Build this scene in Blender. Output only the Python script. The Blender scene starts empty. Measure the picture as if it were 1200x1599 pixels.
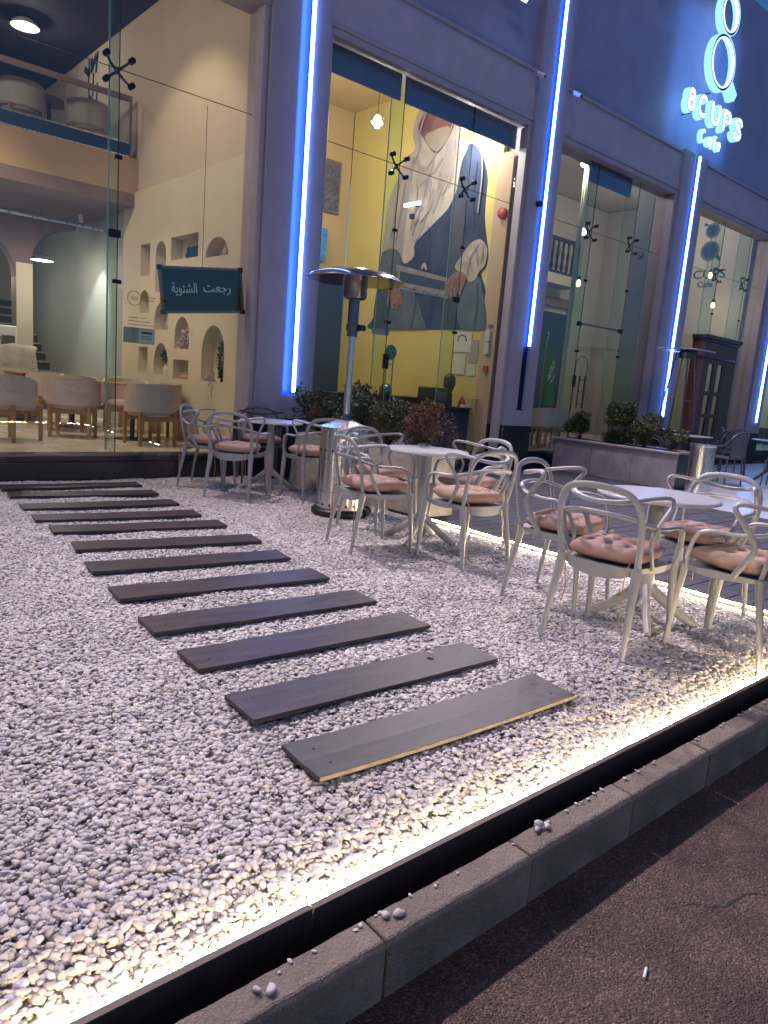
import bpy, bmesh, math, random
import numpy as np
from mathutils import Vector, Matrix, noise
from mathutils.geometry import tessellate_polygon
PI = math.pi
rad = math.radians
rng = random.Random(7)
S = bpy.context.scene
C = S.collection

# ------------------------------------------------------------------ camera, world, warm fill, exposure
cam_d = bpy.data.cameras.new('camera')
cam = bpy.data.objects.new('camera', cam_d); C.objects.link(cam); S.camera = cam
cam_d.sensor_fit = 'HORIZONTAL'; cam_d.sensor_width = 36; cam_d.lens = 36 * 1133 / 1200
cam_d.clip_start = 0.05; cam_d.clip_end = 500
r_ = Vector((0.754619, -0.651444, 0.078555)); d_ = Vector((-0.057466, -0.184873, -0.981081)); f_ = Vector((0.653642, 0.735828, -0.176944))
m_ = Matrix((r_, -d_, -f_)).transposed().to_4x4(); m_.translation = Vector((0, 0, 1.25))
cam.matrix_world = m_

W = bpy.data.worlds.new('World'); S.world = W; W.use_nodes = True
nt = W.node_tree; bg = nt.nodes['Background']
sky = nt.nodes.new('ShaderNodeTexSky'); sky.sky_type = 'NISHITA'; sky.sun_disc = False
sky.sun_elevation = rad(7.5); sky.sun_rotation = rad(0); sky.ozone_density = 5.5; sky.dust_density = 0.6
nt.links.new(sky.outputs[0], bg.inputs[0]); bg.inputs[1].default_value = 0.15
warm_fill_d = bpy.data.lights.new('warm_fill', 'SUN'); warm_fill = bpy.data.objects.new('warm_fill', warm_fill_d); C.objects.link(warm_fill)
warm_fill_d.energy = 0.40; warm_fill_d.angle = rad(12); warm_fill_d.color = (1.0, 0.66, 0.56)  # added weak warm fill from the street side, lifting kerb face and facade
warm_fill.rotation_euler = Vector((-0.45, -0.60, 0.80)).to_track_quat('Z', 'Y').to_euler()

S.view_settings.view_transform = 'Standard'; S.view_settings.look = 'None'
S.view_settings.exposure = 0.0; S.view_settings.gamma = 1.0; S.view_settings.use_curve_mapping = False
try:
    S.cycles.max_bounces = 8; S.cycles.transparent_max_bounces = 16; S.cycles.sample_clamp_indirect = 4.0
    S.cycles.caustics_reflective = False; S.cycles.caustics_refractive = False
    S.cycles.use_denoising = True; S.cycles.use_light_tree = True
except Exception: pass

# ------------------------------------------------------------------ materials
def mat(name, col, rough=0.6, metal=0.0, var=0.0, scale=8.0, bump=0.0, bscale=60.0, col2=None, emit=None, estr=0.0, spec=0.5, coat=0.0, detail=6.0, stretch=None, trans=0.0, alpha=1.0):
    m = bpy.data.materials.new(name); m.use_nodes = True
    n = m.node_tree.nodes; l = m.node_tree.links; b = n['Principled BSDF']
    b.inputs['Base Color'].default_value = (*col, 1); b.inputs['Roughness'].default_value = rough
    b.inputs['Metallic'].default_value = metal; b.inputs['Specular IOR Level'].default_value = spec
    b.inputs['Coat Weight'].default_value = coat
    if trans: b.inputs['Transmission Weight'].default_value = trans
    if alpha < 1: b.inputs['Alpha'].default_value = alpha
    if emit: b.inputs['Emission Color'].default_value = (*emit, 1); b.inputs['Emission Strength'].default_value = estr
    if var or bump:
        tc = n.new('ShaderNodeTexCoord'); mp = n.new('ShaderNodeMapping'); l.new(tc.outputs['Object'], mp.inputs[0])
        if stretch: mp.inputs['Scale'].default_value = stretch
    if var:
        t = n.new('ShaderNodeTexNoise'); t.inputs['Scale'].default_value = scale; t.inputs['Detail'].default_value = detail
        t.inputs['Roughness'].default_value = 0.65
        l.new(mp.outputs[0], t.inputs['Vector'])
        r = n.new('ShaderNodeValToRGB')
        r.color_ramp.elements[0].position = 0.32; r.color_ramp.elements[1].position = 0.7
        c2 = col2 or tuple(c * (1 - var) for c in col)
        r.color_ramp.elements[0].color = (*c2, 1); r.color_ramp.elements[1].color = (*[min(1, c * (1 + var * 0.35)) for c in col], 1)
        l.new(t.outputs['Fac'], r.inputs[0]); l.new(r.outputs[0], b.inputs['Base Color'])
        rr = n.new('ShaderNodeMapRange'); rr.inputs['To Min'].default_value = max(0.02, rough - 0.08); rr.inputs['To Max'].default_value = min(1, rough + 0.1)
        l.new(t.outputs['Fac'], rr.inputs['Value']); l.new(rr.outputs[0], b.inputs['Roughness'])
    if bump:
        t2 = n.new('ShaderNodeTexNoise'); t2.inputs['Scale'].default_value = bscale; t2.inputs['Detail'].default_value = 4
        l.new(mp.outputs[0], t2.inputs['Vector'])
        bp = n.new('ShaderNodeBump'); bp.inputs['Strength'].default_value = bump; bp.inputs['Distance'].default_value = 0.01
        l.new(t2.outputs['Fac'], bp.inputs['Height']); l.new(bp.outputs[0], b.inputs['Normal'])
    return m

def emis(name, col, strength):
    m = bpy.data.materials.new(name); m.use_nodes = True; n = m.node_tree.nodes; n.clear()
    e = n.new('ShaderNodeEmission'); e.inputs[0].default_value = (*col, 1); e.inputs[1].default_value = strength
    o = n.new('ShaderNodeOutputMaterial'); m.node_tree.links.new(e.outputs[0], o.inputs[0]); return m

def glassmat(name, tint=(0.93, 0.97, 0.96), ior=1.5, refl=1.0):
    m = bpy.data.materials.new(name); m.use_nodes = True; n = m.node_tree.nodes; n.clear(); l = m.node_tree.links
    t = n.new('ShaderNodeBsdfTransparent'); t.inputs[0].default_value = (*tint, 1)
    g = n.new('ShaderNodeBsdfGlossy'); g.inputs['Roughness'].default_value = 0.01; g.inputs[0].default_value = (0.95, 0.97, 1, 1)
    f = n.new('ShaderNodeLayerWeight'); f.inputs[0].default_value = 0.5
    p = n.new('ShaderNodeMath'); p.operation = 'POWER'; p.inputs[1].default_value = 4.5; l.new(f.outputs['Facing'], p.inputs[0])
    k = n.new('ShaderNodeMath'); k.operation = 'MULTIPLY_ADD'; k.inputs[1].default_value = 0.9 * refl; k.inputs[2].default_value = 0.035 * refl
    x = n.new('ShaderNodeMixShader'); o = n.new('ShaderNodeOutputMaterial')
    l.new(p.outputs[0], k.inputs[0]); l.new(k.outputs[0], x.inputs[0]); l.new(t.outputs[0], x.inputs[1]); l.new(g.outputs[0], x.inputs[2]); l.new(x.outputs[0], o.inputs[0])
    return m

M = {}
M['paint'] = mat('mauve_render', (0.34, 0.30, 0.38), 0.62, var=0.12, scale=3, bump=0.15, bscale=180)
M['beam'] = mat('beam_glow_render', (0.42, 0.40, 0.56), 0.62, var=0.12, scale=3, bump=0.15, bscale=180)  # pillar render tinted bluer, glow of sign and tubes put into the colour
M['trim'] = mat('trim_render', (0.38, 0.34, 0.42), 0.45, var=0.1, scale=4, bump=0.05)
M['upper'] = mat('glow_blued_cladding', (0.29, 0.30, 0.55), 0.5, var=0.18, scale=1.2, bump=0.05, bscale=90)  # cladding colour lifted and blued to stand in for veil and sky glow
M['blackstone'] = mat('black_granite', (0.018, 0.022, 0.04), 0.22, var=0.4, scale=60, bump=0.03)
M['channel'] = mat('blue_acrylic_channel', (0.05, 0.09, 0.50), 0.35)
M['channel_off'] = mat('unlit_channel', (0.02, 0.03, 0.12), 0.4)  # same channel, colour darkened where the dead tube gives no light
M['neon'] = emis('blue_led_tube', (0.12, 0.30, 1.0), 32.0)
M['neon_off'] = mat('unlit_tube', (0.12, 0.16, 0.3), 0.3)
M['sign_lit'] = emis('sign_side_blue', (0.30, 0.68, 1.0), 1.5)
M['sign_face'] = emis('sign_face_white', (0.70, 0.92, 1.0), 2.4)
M['sign_dark'] = mat('sign_dark_face', (0.03, 0.05, 0.11), 0.3)
M['led'] = emis('warm_led_strip', (1.0, 0.76, 0.44), 155.0)
M['led2'] = emis('warm_led_strip_far', (1.0, 0.80, 0.52), 215.0)
M['lampwhite'] = emis('lamp_white', (1.0, 0.93, 0.8), 9.0)
M['lampwarm'] = emis('lamp_warm', (1.0, 0.72, 0.36), 7.0)
M['floodlens'] = emis('flood_lens', (0.85, 0.92, 1.0), 12.0)
M['glass'] = glassmat('shopfront_glass', refl=0.85)
M['finglass'] = glassmat('fin_glass', (0.88, 0.95, 0.92), refl=0.8)
M['finedge'] = mat('polished_glass_edge', (0.42, 0.55, 0.50), 0.1)
M['clear'] = glassmat('clear_glass', (0.9, 0.93, 0.95), refl=1.2)
M['steel'] = mat('brushed_steel', (0.62, 0.59, 0.59), 0.27, 1.0, var=0.06, scale=30, stretch=(1, 1, 0.05))
M['steeldark'] = mat('dark_steel', (0.16, 0.15, 0.17), 0.3, 1.0)
M['black'] = mat('black_plastic', (0.015, 0.015, 0.018), 0.4)
M['blackmetal'] = mat('black_metal', (0.02, 0.02, 0.025), 0.35, 0.6)
M['plank'] = mat('dark_plank', (0.062, 0.045, 0.052), 0.40, var=0.62, scale=4, bump=0.12, bscale=40, stretch=(1, 9, 9), spec=0.28)
M['plankedge'] = mat('light_plank_edge', (0.28, 0.22, 0.17), 0.7, var=0.3, scale=20)
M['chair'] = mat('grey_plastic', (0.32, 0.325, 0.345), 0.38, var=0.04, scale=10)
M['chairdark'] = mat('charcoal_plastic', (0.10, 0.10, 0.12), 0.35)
M['cushion'] = mat('pink_fabric', (0.42, 0.265, 0.225), 0.85, var=0.15, scale=14, bump=0.25, bscale=350)
M['cushion2'] = mat('tan_fabric', (0.44, 0.29, 0.21), 0.85, var=0.15, scale=14, bump=0.25, bscale=350)
M['string'] = mat('tie_fabric', (0.42, 0.22, 0.14), 0.9)
M['tabletop'] = mat('white_table', (0.52, 0.52, 0.54), 0.3, var=0.05, scale=6)
M['tablemetal'] = mat('table_metal', (0.36, 0.36, 0.37), 0.42)
M['tabledark'] = mat('dark_table_metal', (0.05, 0.05, 0.06), 0.4)
M['bed'] = mat('gravel_under', (0.50, 0.46, 0.44), 0.9, var=0.5, scale=60, bump=0.8, bscale=70)
M['board'] = mat('black_edging', (0.022, 0.018, 0.018), 0.45, var=0.3, scale=12, bump=0.1, bscale=60)
M['boardtop'] = mat('brown_edging_top', (0.13, 0.085, 0.07), 0.6, var=0.3, scale=16)
M['kerb'] = mat('kerb_concrete', (0.25, 0.20, 0.165), 0.85, var=0.35, scale=7, bump=0.5, bscale=110)
M['asphalt'] = mat('asphalt', (0.125, 0.076, 0.064), 0.85, var=0.3, scale=5, bump=0.9, bscale=150, detail=12)
def asphalt_detail(m, big, small, k=1.0):
    n = m.node_tree.nodes; l = m.node_tree.links; b = n['Principled BSDF']; old = b.inputs['Base Color'].links[0].from_socket
    tc = n.new('ShaderNodeTexCoord'); v = n.new('ShaderNodeTexVoronoi'); v.inputs['Scale'].default_value = small; l.new(tc.outputs['Object'], v.inputs['Vector'])
    t = n.new('ShaderNodeTexNoise'); t.inputs['Scale'].default_value = big; t.inputs['Detail'].default_value = 8; l.new(tc.outputs['Object'], t.inputs['Vector'])
    hs = n.new('ShaderNodeSeparateColor'); l.new(v.outputs['Color'], hs.inputs[0])
    a = n.new('ShaderNodeMapRange'); a.inputs['From Min'].default_value = .55; a.inputs['From Max'].default_value = 1.0; a.inputs['To Min'].default_value = 1 - .28 * k; a.inputs['To Max'].default_value = 1 + .75 * k; l.new(hs.outputs[0], a.inputs['Value'])
    c = n.new('ShaderNodeMapRange'); c.inputs['From Min'].default_value = .3; c.inputs['From Max'].default_value = .7; c.inputs['To Min'].default_value = .7; c.inputs['To Max'].default_value = 1.25; l.new(t.outputs['Fac'], c.inputs['Value'])
    mu = n.new('ShaderNodeMath'); mu.operation = 'MULTIPLY'; l.new(a.outputs[0], mu.inputs[0]); l.new(c.outputs[0], mu.inputs[1])
    vm = n.new('ShaderNodeVectorMath'); vm.operation = 'SCALE'; l.new(old, vm.inputs[0]); l.new(mu.outputs[0], vm.inputs['Scale']); l.new(vm.outputs[0], b.inputs['Base Color'])
    bp = n.new('ShaderNodeBump'); bp.inputs['Strength'].default_value = .8 * k; bp.inputs['Distance'].default_value = .006; l.new(v.outputs['Distance'], bp.inputs['Height']); bp.invert = True
    if b.inputs['Normal'].is_linked: l.new(b.inputs['Normal'].links[0].from_socket, bp.inputs['Normal'])
    l.new(bp.outputs[0], b.inputs['Normal'])
asphalt_detail(M['asphalt'], 2.5, 170)
asphalt_detail(M['kerb'], 4, 300, .35)
M['paver'] = mat('paver', (0.060, 0.060, 0.078), 0.75, var=0.35, spec=0.25, scale=9, bump=0.3, bscale=90)
M['joint'] = mat('paver_joint', (0.04, 0.04, 0.05), 0.95, var=0.4, scale=30)
M['whitetile'] = mat('white_tile', (0.42, 0.43, 0.50), 0.3, var=0.08, scale=3)
M['granite'] = mat('granite_slab', (0.27, 0.235, 0.26), 0.5, var=0.35, scale=3.5, bump=0.05)
M['granitecap'] = mat('granite_cap', (0.30, 0.25, 0.26), 0.4, var=0.2, scale=40)
M['roughplaster'] = mat('rough_plaster', (0.50, 0.46, 0.40), 0.9, var=0.3, scale=7, bump=0.9, bscale=18)
M['soil'] = mat('soil', (0.04, 0.03, 0.02), 0.95, var=0.4, scale=30)
M['niche'] = mat('cream_niche_wall', (0.64, 0.53, 0.39), 0.8, var=0.06, scale=2, bump=0.1, bscale=70)
M['sidewall'] = mat('cream_side_wall', (0.56, 0.445, 0.35), 0.8, var=0.06, scale=2)
M['greywall'] = mat('grey_side_wall', (0.38, 0.38, 0.34), 0.8, var=0.08, scale=3)
M['fascia'] = mat('ochre_fascia', (0.40, 0.26, 0.15), 0.8, var=0.08, scale=3)
M['maroon'] = mat('maroon_ceiling', (0.20, 0.125, 0.12), 0.8, var=0.1, scale=2)
M['darkceil'] = mat('dark_ceiling', (0.07, 0.055, 0.08), 0.8, spec=0.12)
M['yellow'] = mat('yellow_wall', (0.62, 0.52, 0.17), 0.75, var=0.05, scale=2)
M['tan'] = mat('tan_wall', (0.50, 0.36, 0.17), 0.8, var=0.05, scale=2)
M['pinkwall'] = mat('pink_wall', (0.50, 0.36, 0.27), 0.8, var=0.05, scale=2)
M['greycream'] = mat('grey_cream_wall', (0.42, 0.37, 0.32), 0.8, var=0.07, scale=2)
M['stub'] = mat('grey_stub_wall', (0.20, 0.19, 0.20), 0.8, var=0.07, scale=2)
M['floorin'] = mat('beige_floor', (0.60, 0.52, 0.43), 0.25, var=0.12, scale=3)
M['band'] = mat('blue_film', (0.16, 0.18, 0.36), 0.5, var=0.05)
M['oak'] = mat('oak', (0.40, 0.21, 0.09), 0.5, var=0.25, scale=10, stretch=(8, 8, 1))
M['redwood'] = mat('red_wood', (0.26, 0.08, 0.055), 0.4, var=0.35, scale=8, stretch=(8, 8, 1))
M['darkwood'] = mat('dark_wood', (0.085, 0.040, 0.042), 0.4, var=0.3, scale=8, stretch=(8, 8, 1))
M['uphol'] = mat('beige_upholstery', (0.54, 0.43, 0.38), 0.85, var=0.1, scale=20, bump=0.1, bscale=300)
M['board_green'] = mat('green_chalkboard', (0.026, 0.034, 0.040), 0.5, spec=0.12, var=0.3, scale=8)
M['chalk'] = mat('chalk', (0.60, 0.60, 0.62), 0.9)
M['frame'] = mat('rustic_frame', (0.20, 0.14, 0.12), 0.7, var=0.4, scale=30)
M['navy'] = mat('navy_print', (0.03, 0.045, 0.10), 0.6, spec=0.12)
M['ink'] = mat('dark_ink', (0.035, 0.03, 0.05), 0.6, spec=0.12)
M['white'] = mat('white_paint', (0.70, 0.70, 0.68), 0.4)
M['paper'] = mat('paper', (0.55, 0.54, 0.50), 0.8)
M['greysticker'] = mat('grey_sticker', (0.34, 0.30, 0.31), 0.7)
M['red'] = mat('red_plastic', (0.38, 0.03, 0.03), 0.4)
M['teal'] = mat('teal_plastic', (0.02, 0.30, 0.26), 0.45)
M['flag'] = mat('green_flag_cloth', (0.0, 0.20, 0.07), 0.7, var=0.25, scale=10)
M['leaf'] = mat('dark_green_leaf', (0.06, 0.085, 0.035), 0.55, var=0.6, scale=9)
M['leaf2'] = mat('olive_leaf', (0.09, 0.10, 0.045), 0.6, var=0.5, scale=9)
M['leafbrown'] = mat('dry_brown_leaf', (0.15, 0.075, 0.045), 0.7, var=0.5, scale=9)
M['leafmaroon'] = mat('maroon_leaf', (0.065, 0.035, 0.035), 0.6, var=0.5, scale=9)
M['stem'] = mat('stem', (0.08, 0.05, 0.03), 0.8)
M['skin'] = mat('skin', (0.35, 0.19, 0.12), 0.6)
M['cloth'] = mat('beige_shirt', (0.42, 0.34, 0.25), 0.85)
M['hair'] = mat('dark_hair', (0.01, 0.008, 0.006), 0.6)
M['ceramic'] = mat('white_ceramic', (0.62, 0.58, 0.50), 0.35)
M['pinkflower'] = mat('pale_petals', (0.55, 0.45, 0.48), 0.7)
M['amber'] = mat('mirror_steel_cap', (0.55, 0.50, 0.50), 0.12, 1.0)
# mural print inks (flat colours of the print itself)
M['m_robe'] = mat('mural_robe', (0.050, 0.062, 0.135), 0.6, spec=0.12, var=0.5, scale=1.6, detail=10)
M['m_scarf'] = mat('mural_scarf', (0.40, 0.35, 0.36), 0.6, var=0.26, scale=2.5, detail=10)
M['m_fold'] = mat('mural_fold', (0.30, 0.26, 0.28), 0.6, var=0.2, scale=3)
M['m_face'] = mat('mural_face', (0.20, 0.09, 0.09), 0.6, var=0.5, scale=2.5)
M['m_veil'] = mat('mural_veil', (0.32, 0.26, 0.24), 0.6, var=0.2, scale=4)
M['m_skin'] = mat('mural_hand', (0.28, 0.12, 0.10), 0.6, var=0.4, scale=8)
M['m_sleeve'] = mat('mural_sleeve', (0.42, 0.36, 0.32), 0.6, var=0.4, scale=6, detail=10)
M['m_apron'] = mat('mural_apron', (0.085, 0.115, 0.165), 0.6, var=0.4, scale=3)
M['m_dark'] = mat('mural_tray_dark', (0.02, 0.03, 0.09), 0.6)
M['m_grey'] = mat('mural_tray_rim', (0.22, 0.20, 0.22), 0.6, var=0.3, scale=8)

# ------------------------------------------------------------------ mesh helpers
class MB:
    def __init__(s): s.v = []; s.f = []
    def add(s, vs, fs):
        o = len(s.v); s.v += [tuple(v) for v in vs]; s.f += [tuple(i + o for i in f) for f in fs]; return s
    def box(s, x0, x1, y0, y1, z0, z1, M4=None):
        vs = [Vector((x, y, z)) for z in (z0, z1) for x, y in ((x0, y0), (x1, y0), (x1, y1), (x0, y1))]
        if M4: vs = [M4 @ v for v in vs]
        return s.add(vs, [(3, 2, 1, 0), (4, 5, 6, 7), (0, 1, 5, 4), (1, 2, 6, 5), (2, 3, 7, 6), (3, 0, 4, 7)])
    def tube(s, pts, r, n=8, closed=False, flat=1.0, up=None):
        pts = [Vector(p) for p in pts]; N = len(pts)
        rs = r if isinstance(r, (list, tuple)) else [r] * N
        vs = []; prev = None
        for i, p in enumerate(pts):
            if closed: t = pts[(i + 1) % N] - pts[i - 1]
            else: t = pts[min(i + 1, N - 1)] - pts[max(i - 1, 0)]
            t = t.normalized() if t.length > 1e-9 else Vector((0, 0, 1))
            if prev is None:
                a = Vector(up) if up else (Vector((0, 0, 1)) if abs(t.z) < 0.9 else Vector((1, 0, 0)))
                u = (a - t * a.dot(t)).normalized()
            else:
                u = prev - t * prev.dot(t)
                u = u.normalized() if u.length > 1e-6 else t.orthogonal().normalized()
            prev = u; w = t.cross(u)
            for k in range(n):
                a = 2 * PI * k / n
                vs.append(p + u * math.cos(a) * rs[i] + w * math.sin(a) * rs[i] * flat)
        fs = []
        for i in range(N if closed else N - 1):
            j = (i + 1) % N
            for k in range(n):
                fs.append((i * n + k, i * n + (k + 1) % n, j * n + (k + 1) % n, j * n + k))
        if not closed:
            fs.append(tuple(range(n - 1, -1, -1))); fs.append(tuple((N - 1) * n + k for k in range(n)))
        return s.add(vs, fs)
    def lathe(s, prof, n=24, c=(0, 0, 0), M4=None):
        vs = []
        for (r, z) in prof:
            for k in range(n):
                a = 2 * PI * k / n; v = Vector((c[0] + r * math.cos(a), c[1] + r * math.sin(a), c[2] + z))
                vs.append(M4 @ v if M4 else v)
        fs = [(i * n + k, i * n + (k + 1) % n, (i + 1) * n + (k + 1) % n, (i + 1) * n + k) for i in range(len(prof) - 1) for k in range(n)]
        if prof[0][0] > 1e-5: fs.append(tuple(range(n - 1, -1, -1)))
        if prof[-1][0] > 1e-5: fs.append(tuple((len(prof) - 1) * n + k for k in range(n)))
        return s.add(vs, fs)
    def prism(s, loops, fn, a, b, back=True, sides=True):
        """loops: list of 2-D loops (first outer, others holes); fn(u, v, w) -> 3-D point; extruded from w=a to w=b"""
        flat = [Vector((p[0], p[1], 0)) for L in loops for p in L]
        tris = tessellate_polygon([[Vector((p[0], p[1], 0)) for p in L] for L in loops])
        n = len(flat)
        vs = [fn(p.x, p.y, a) for p in flat] + [fn(p.x, p.y, b) for p in flat]
        fs = [tuple(t) for t in tris]
        if back: fs += [tuple(i + n for i in reversed(t)) for t in tris]
        if sides:
            o = 0
            for L in loops:
                m = len(L)
                for i in range(m):
                    j = (i + 1) % m; fs.append((o + i, o + j, n + o + j, n + o + i))
                o += m
        return s.add(vs, fs)
    def build(s, name, m, parent=None, smooth=False, bevel=0.0, kind=None, label=None, seg=1):
        me = bpy.data.meshes.new(name)
        off = Vector(parent_loc(parent)) if parent else Vector((0, 0, 0))
        vs = [(v[0] - off.x, v[1] - off.y, v[2] - off.z) for v in s.v]
        me.from_pydata(vs, [], s.f)
        bm = bmesh.new(); bm.from_mesh(me)
        bmesh.ops.recalc_face_normals(bm, faces=bm.faces)
        if bevel:
            ed = [e for e in bm.edges if len(e.link_faces) == 2 and e.calc_face_angle(0) > 0.6]
            bmesh.ops.bevel(bm, geom=ed, offset=bevel, segments=seg, affect='EDGES', clamp_overlap=True)
        bm.to_mesh(me); bm.free()
        me.materials.append(m)
        if smooth:
            me.polygons.foreach_set('use_smooth', [True] * len(me.polygons))
            try: me.set_sharp_from_angle(angle=rad(50))
            except Exception: pass
        o = bpy.data.objects.new(name, me); C.objects.link(o)
        if parent: o.parent = parent
        if kind: o['kind'] = kind
        if label: o['label'] = label
        return o

def each(name, m, parent, boxes, bevel=0.0):
    return [MB().box(*q).build(name, m, parent, bevel=bevel) for q in boxes]
def parent_loc(p):
    v = Vector((0, 0, 0))
    while p: v += p.location; p = p.parent
    return v

def thing(name, label, cat, loc=(0, 0, 0), rz=0, group=None):
    o = bpy.data.objects.new(name, None); C.objects.link(o); o.empty_display_size = 0.1
    o.location = loc; o.rotation_euler = (0, 0, rz); o['label'] = label; o['category'] = cat
    if group: o['group'] = group
    return o
def tag(o, label, cat, group=None):
    o['label'] = label; o['category'] = cat
    if group: o['group'] = group
    return o
def dup(root, loc, rz, label=None, group=None):
    r = root.copy(); C.objects.link(r); r.location = loc; r.rotation_euler = (0, 0, rz)
    if label: r['label'] = label
    if group: r['group'] = group
    for ch in list(root.children):
        c = ch.copy(); C.objects.link(c); c.parent = r
        for g in list(ch.children):
            d = g.copy(); C.objects.link(d); d.parent = c
    return r
def cr(pts, k=6, closed=False):
    """Catmull-Rom through pts"""
    P = [Vector(p) for p in pts]; n = len(P); out = []
    for i in range(n if closed else n - 1):
        if closed: a, b, c, d = P[i - 1], P[i], P[(i + 1) % n], P[(i + 2) % n]
        else: a, b, c, d = P[max(i - 1, 0)], P[i], P[i + 1], P[min(i + 2, n - 1)]
        for j in range(k):
            t = j / k
            out.append(0.5 * ((2 * b) + (c - a) * t + (2 * a - 5 * b + 4 * c - d) * t * t + (3 * b - a - 3 * c + d) * t ** 3))
    if not closed: out.append(P[-1])
    return out
def XZ(u, v, w): return Vector((u, w, v))
def YZ(u, v, w): return Vector((w, u, v))
def XY(u, v, w): return Vector((u, v, w))
def arch(u0, u1, z0, z1, n=10, point=0.0):
    """arched outline in (u, z), round or slightly pointed head"""
    r = (u1 - u0) / 2; c = (u0 + u1) / 2; rise = min(r * (1 + point), (z1 - z0) * 0.98); zs = z1 - rise
    L = [(u0, z0), (u1, z0)]
    for k in range(n + 1):
        a = PI * k / n; L.append((c + r * math.cos(a), zs + rise * math.sin(a)))
    return L
def stroke(path, w, cap=5):
    """outline of a round-capped stroke along a 2-D path"""
    P = [Vector((p[0], p[1])) for p in path]; n = len(P); Lf, Rt = [], []
    for i in range(n):
        t = (P[min(i + 1, n - 1)] - P[max(i - 1, 0)]).normalized(); q = Vector((-t.y, t.x)) * w / 2
        Lf.append(P[i] + q); Rt.append(P[i] - q)
    def capf(c, a0):
        return [c + Vector((math.cos(a0 - PI * k / cap), math.sin(a0 - PI * k / cap))) * w / 2 for k in range(1, cap)]
    t1 = (P[-1] - P[-2]).normalized(); t0 = (P[1] - P[0]).normalized()
    out = Lf + capf(P[-1], math.atan2(t1.x, -t1.y)) + Rt[::-1] + capf(P[0], math.atan2(-t0.x, t0.y))
    return [(p.x, p.y) for p in out]
def ring(cx, cz, r, n=32): return [(cx + r * math.cos(2 * PI * k / n), cz + r * math.sin(2 * PI * k / n)) for k in range(n)]
def area(name, loc, rot, size, power, col, parent, spread=None, size_y=None):
    d = bpy.data.lights.new(name, 'AREA'); d.energy = power; d.color = col; d.size = size
    if size_y: d.shape = 'RECTANGLE'; d.size_y = size_y
    if spread: d.spread = spread
    o = bpy.data.objects.new(name, d); C.objects.link(o); o.location = Vector(loc) - parent_loc(parent); o.rotation_euler = rot; o.parent = parent; return o
def point(name, loc, power, col, parent, r=0.08):
    d = bpy.data.lights.new(name, 'POINT'); d.energy = power; d.color = col; d.shadow_soft_size = r
    o = bpy.data.objects.new(name, d); C.objects.link(o); o.location = Vector(loc) - parent_loc(parent); o.parent = parent; return o
def text_obj(name, body, m, parent, height, fn_mat, extrude=0.003, width=None, bold=0.0, kind_label=None):
    c = bpy.data.curves.new(name, 'FONT'); c.body = body; c.align_x = 'CENTER'; c.align_y = 'CENTER'; c.extrude = extrude; c.offset = bold
    t = bpy.data.objects.new('tmp', c); C.objects.link(t); bpy.context.view_layer.update()
    me = bpy.data.meshes.new_from_object(t.evaluated_get(bpy.context.evaluated_depsgraph_get())); bpy.data.objects.remove(t)
    co = np.zeros(len(me.vertices) * 3); me.vertices.foreach_get('co', co); co = co.reshape(-1, 3)
    lo, hi = co.min(0), co.max(0); sc = height / (hi[1] - lo[1]); sx = (width / (hi[0] - lo[0])) if width else sc
    co[:, 0] = (co[:, 0] - (lo[0] + hi[0]) / 2) * sx; co[:, 1] = (co[:, 1] - (lo[1] + hi[1]) / 2) * sc
    off = parent_loc(parent)
    for i, v in enumerate(me.vertices): v.co = fn_mat @ Vector(co[i]) - off
    me.materials.clear(); me.materials.append(m); me.name = name
    o = bpy.data.objects.new(name, me); C.objects.link(o); o.parent = parent; return o

# ================================================================== SETTING: ground, street, kerb, pavers
MB().box(-60, 80, -60, 80, -0.50, -0.42).build('ground', M['asphalt'], kind='structure')
MB().box(-40, 60, -40, 1.06, -0.41, -0.178).build('road', M['asphalt'], kind='structure')
kerb = MB().box(-8, 30, 1.06, 1.189, -0.40, -0.14).build('kerb', M['kerb'], kind='structure')
kme = None
L = 0.545
for i in range(40):
    x = -6.58 + i * L
    a = rng.uniform(-0.003, 0.003)
    b = MB()
    prof = [(1.138, -0.028), (1.062, -0.030), (1.050, -0.042), (1.046, -0.39), (1.138, -0.39)]
    b.prism([prof], lambda u, v, w: Vector((w, u, v)), 0.004, L - 0.004)
    if kme is None or i % 9 == 0:
        o = b.build('kerb_stone', M['kerb'], kerb, bevel=0.003); kme = o.data
        # worn, chipped arrises
        bm = bmesh.new(); bm.from_mesh(kme)
        bmesh.ops.subdivide_edges(bm, edges=[e for e in bm.edges if abs(e.verts[0].co.x - e.verts[1].co.x) > 0.3], cuts=22)
        for v in bm.verts:
            nn = noise.noise(Vector((v.co.x * 16 + i, v.co.y * 6, v.co.z * 6)))
            v.co.y += 0.003 * nn; v.co.z += 0.0025 * noise.noise(Vector((v.co.x * 18 + i * 3, 5, v.co.y * 6)))
        bm.to_mesh(kme); bm.free()
    else:
        o = bpy.data.objects.new('kerb_stone', kme); C.objects.link(o); o.parent = kerb
    o.location = (x, a, rng.uniform(-0.003, 0.003))
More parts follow.
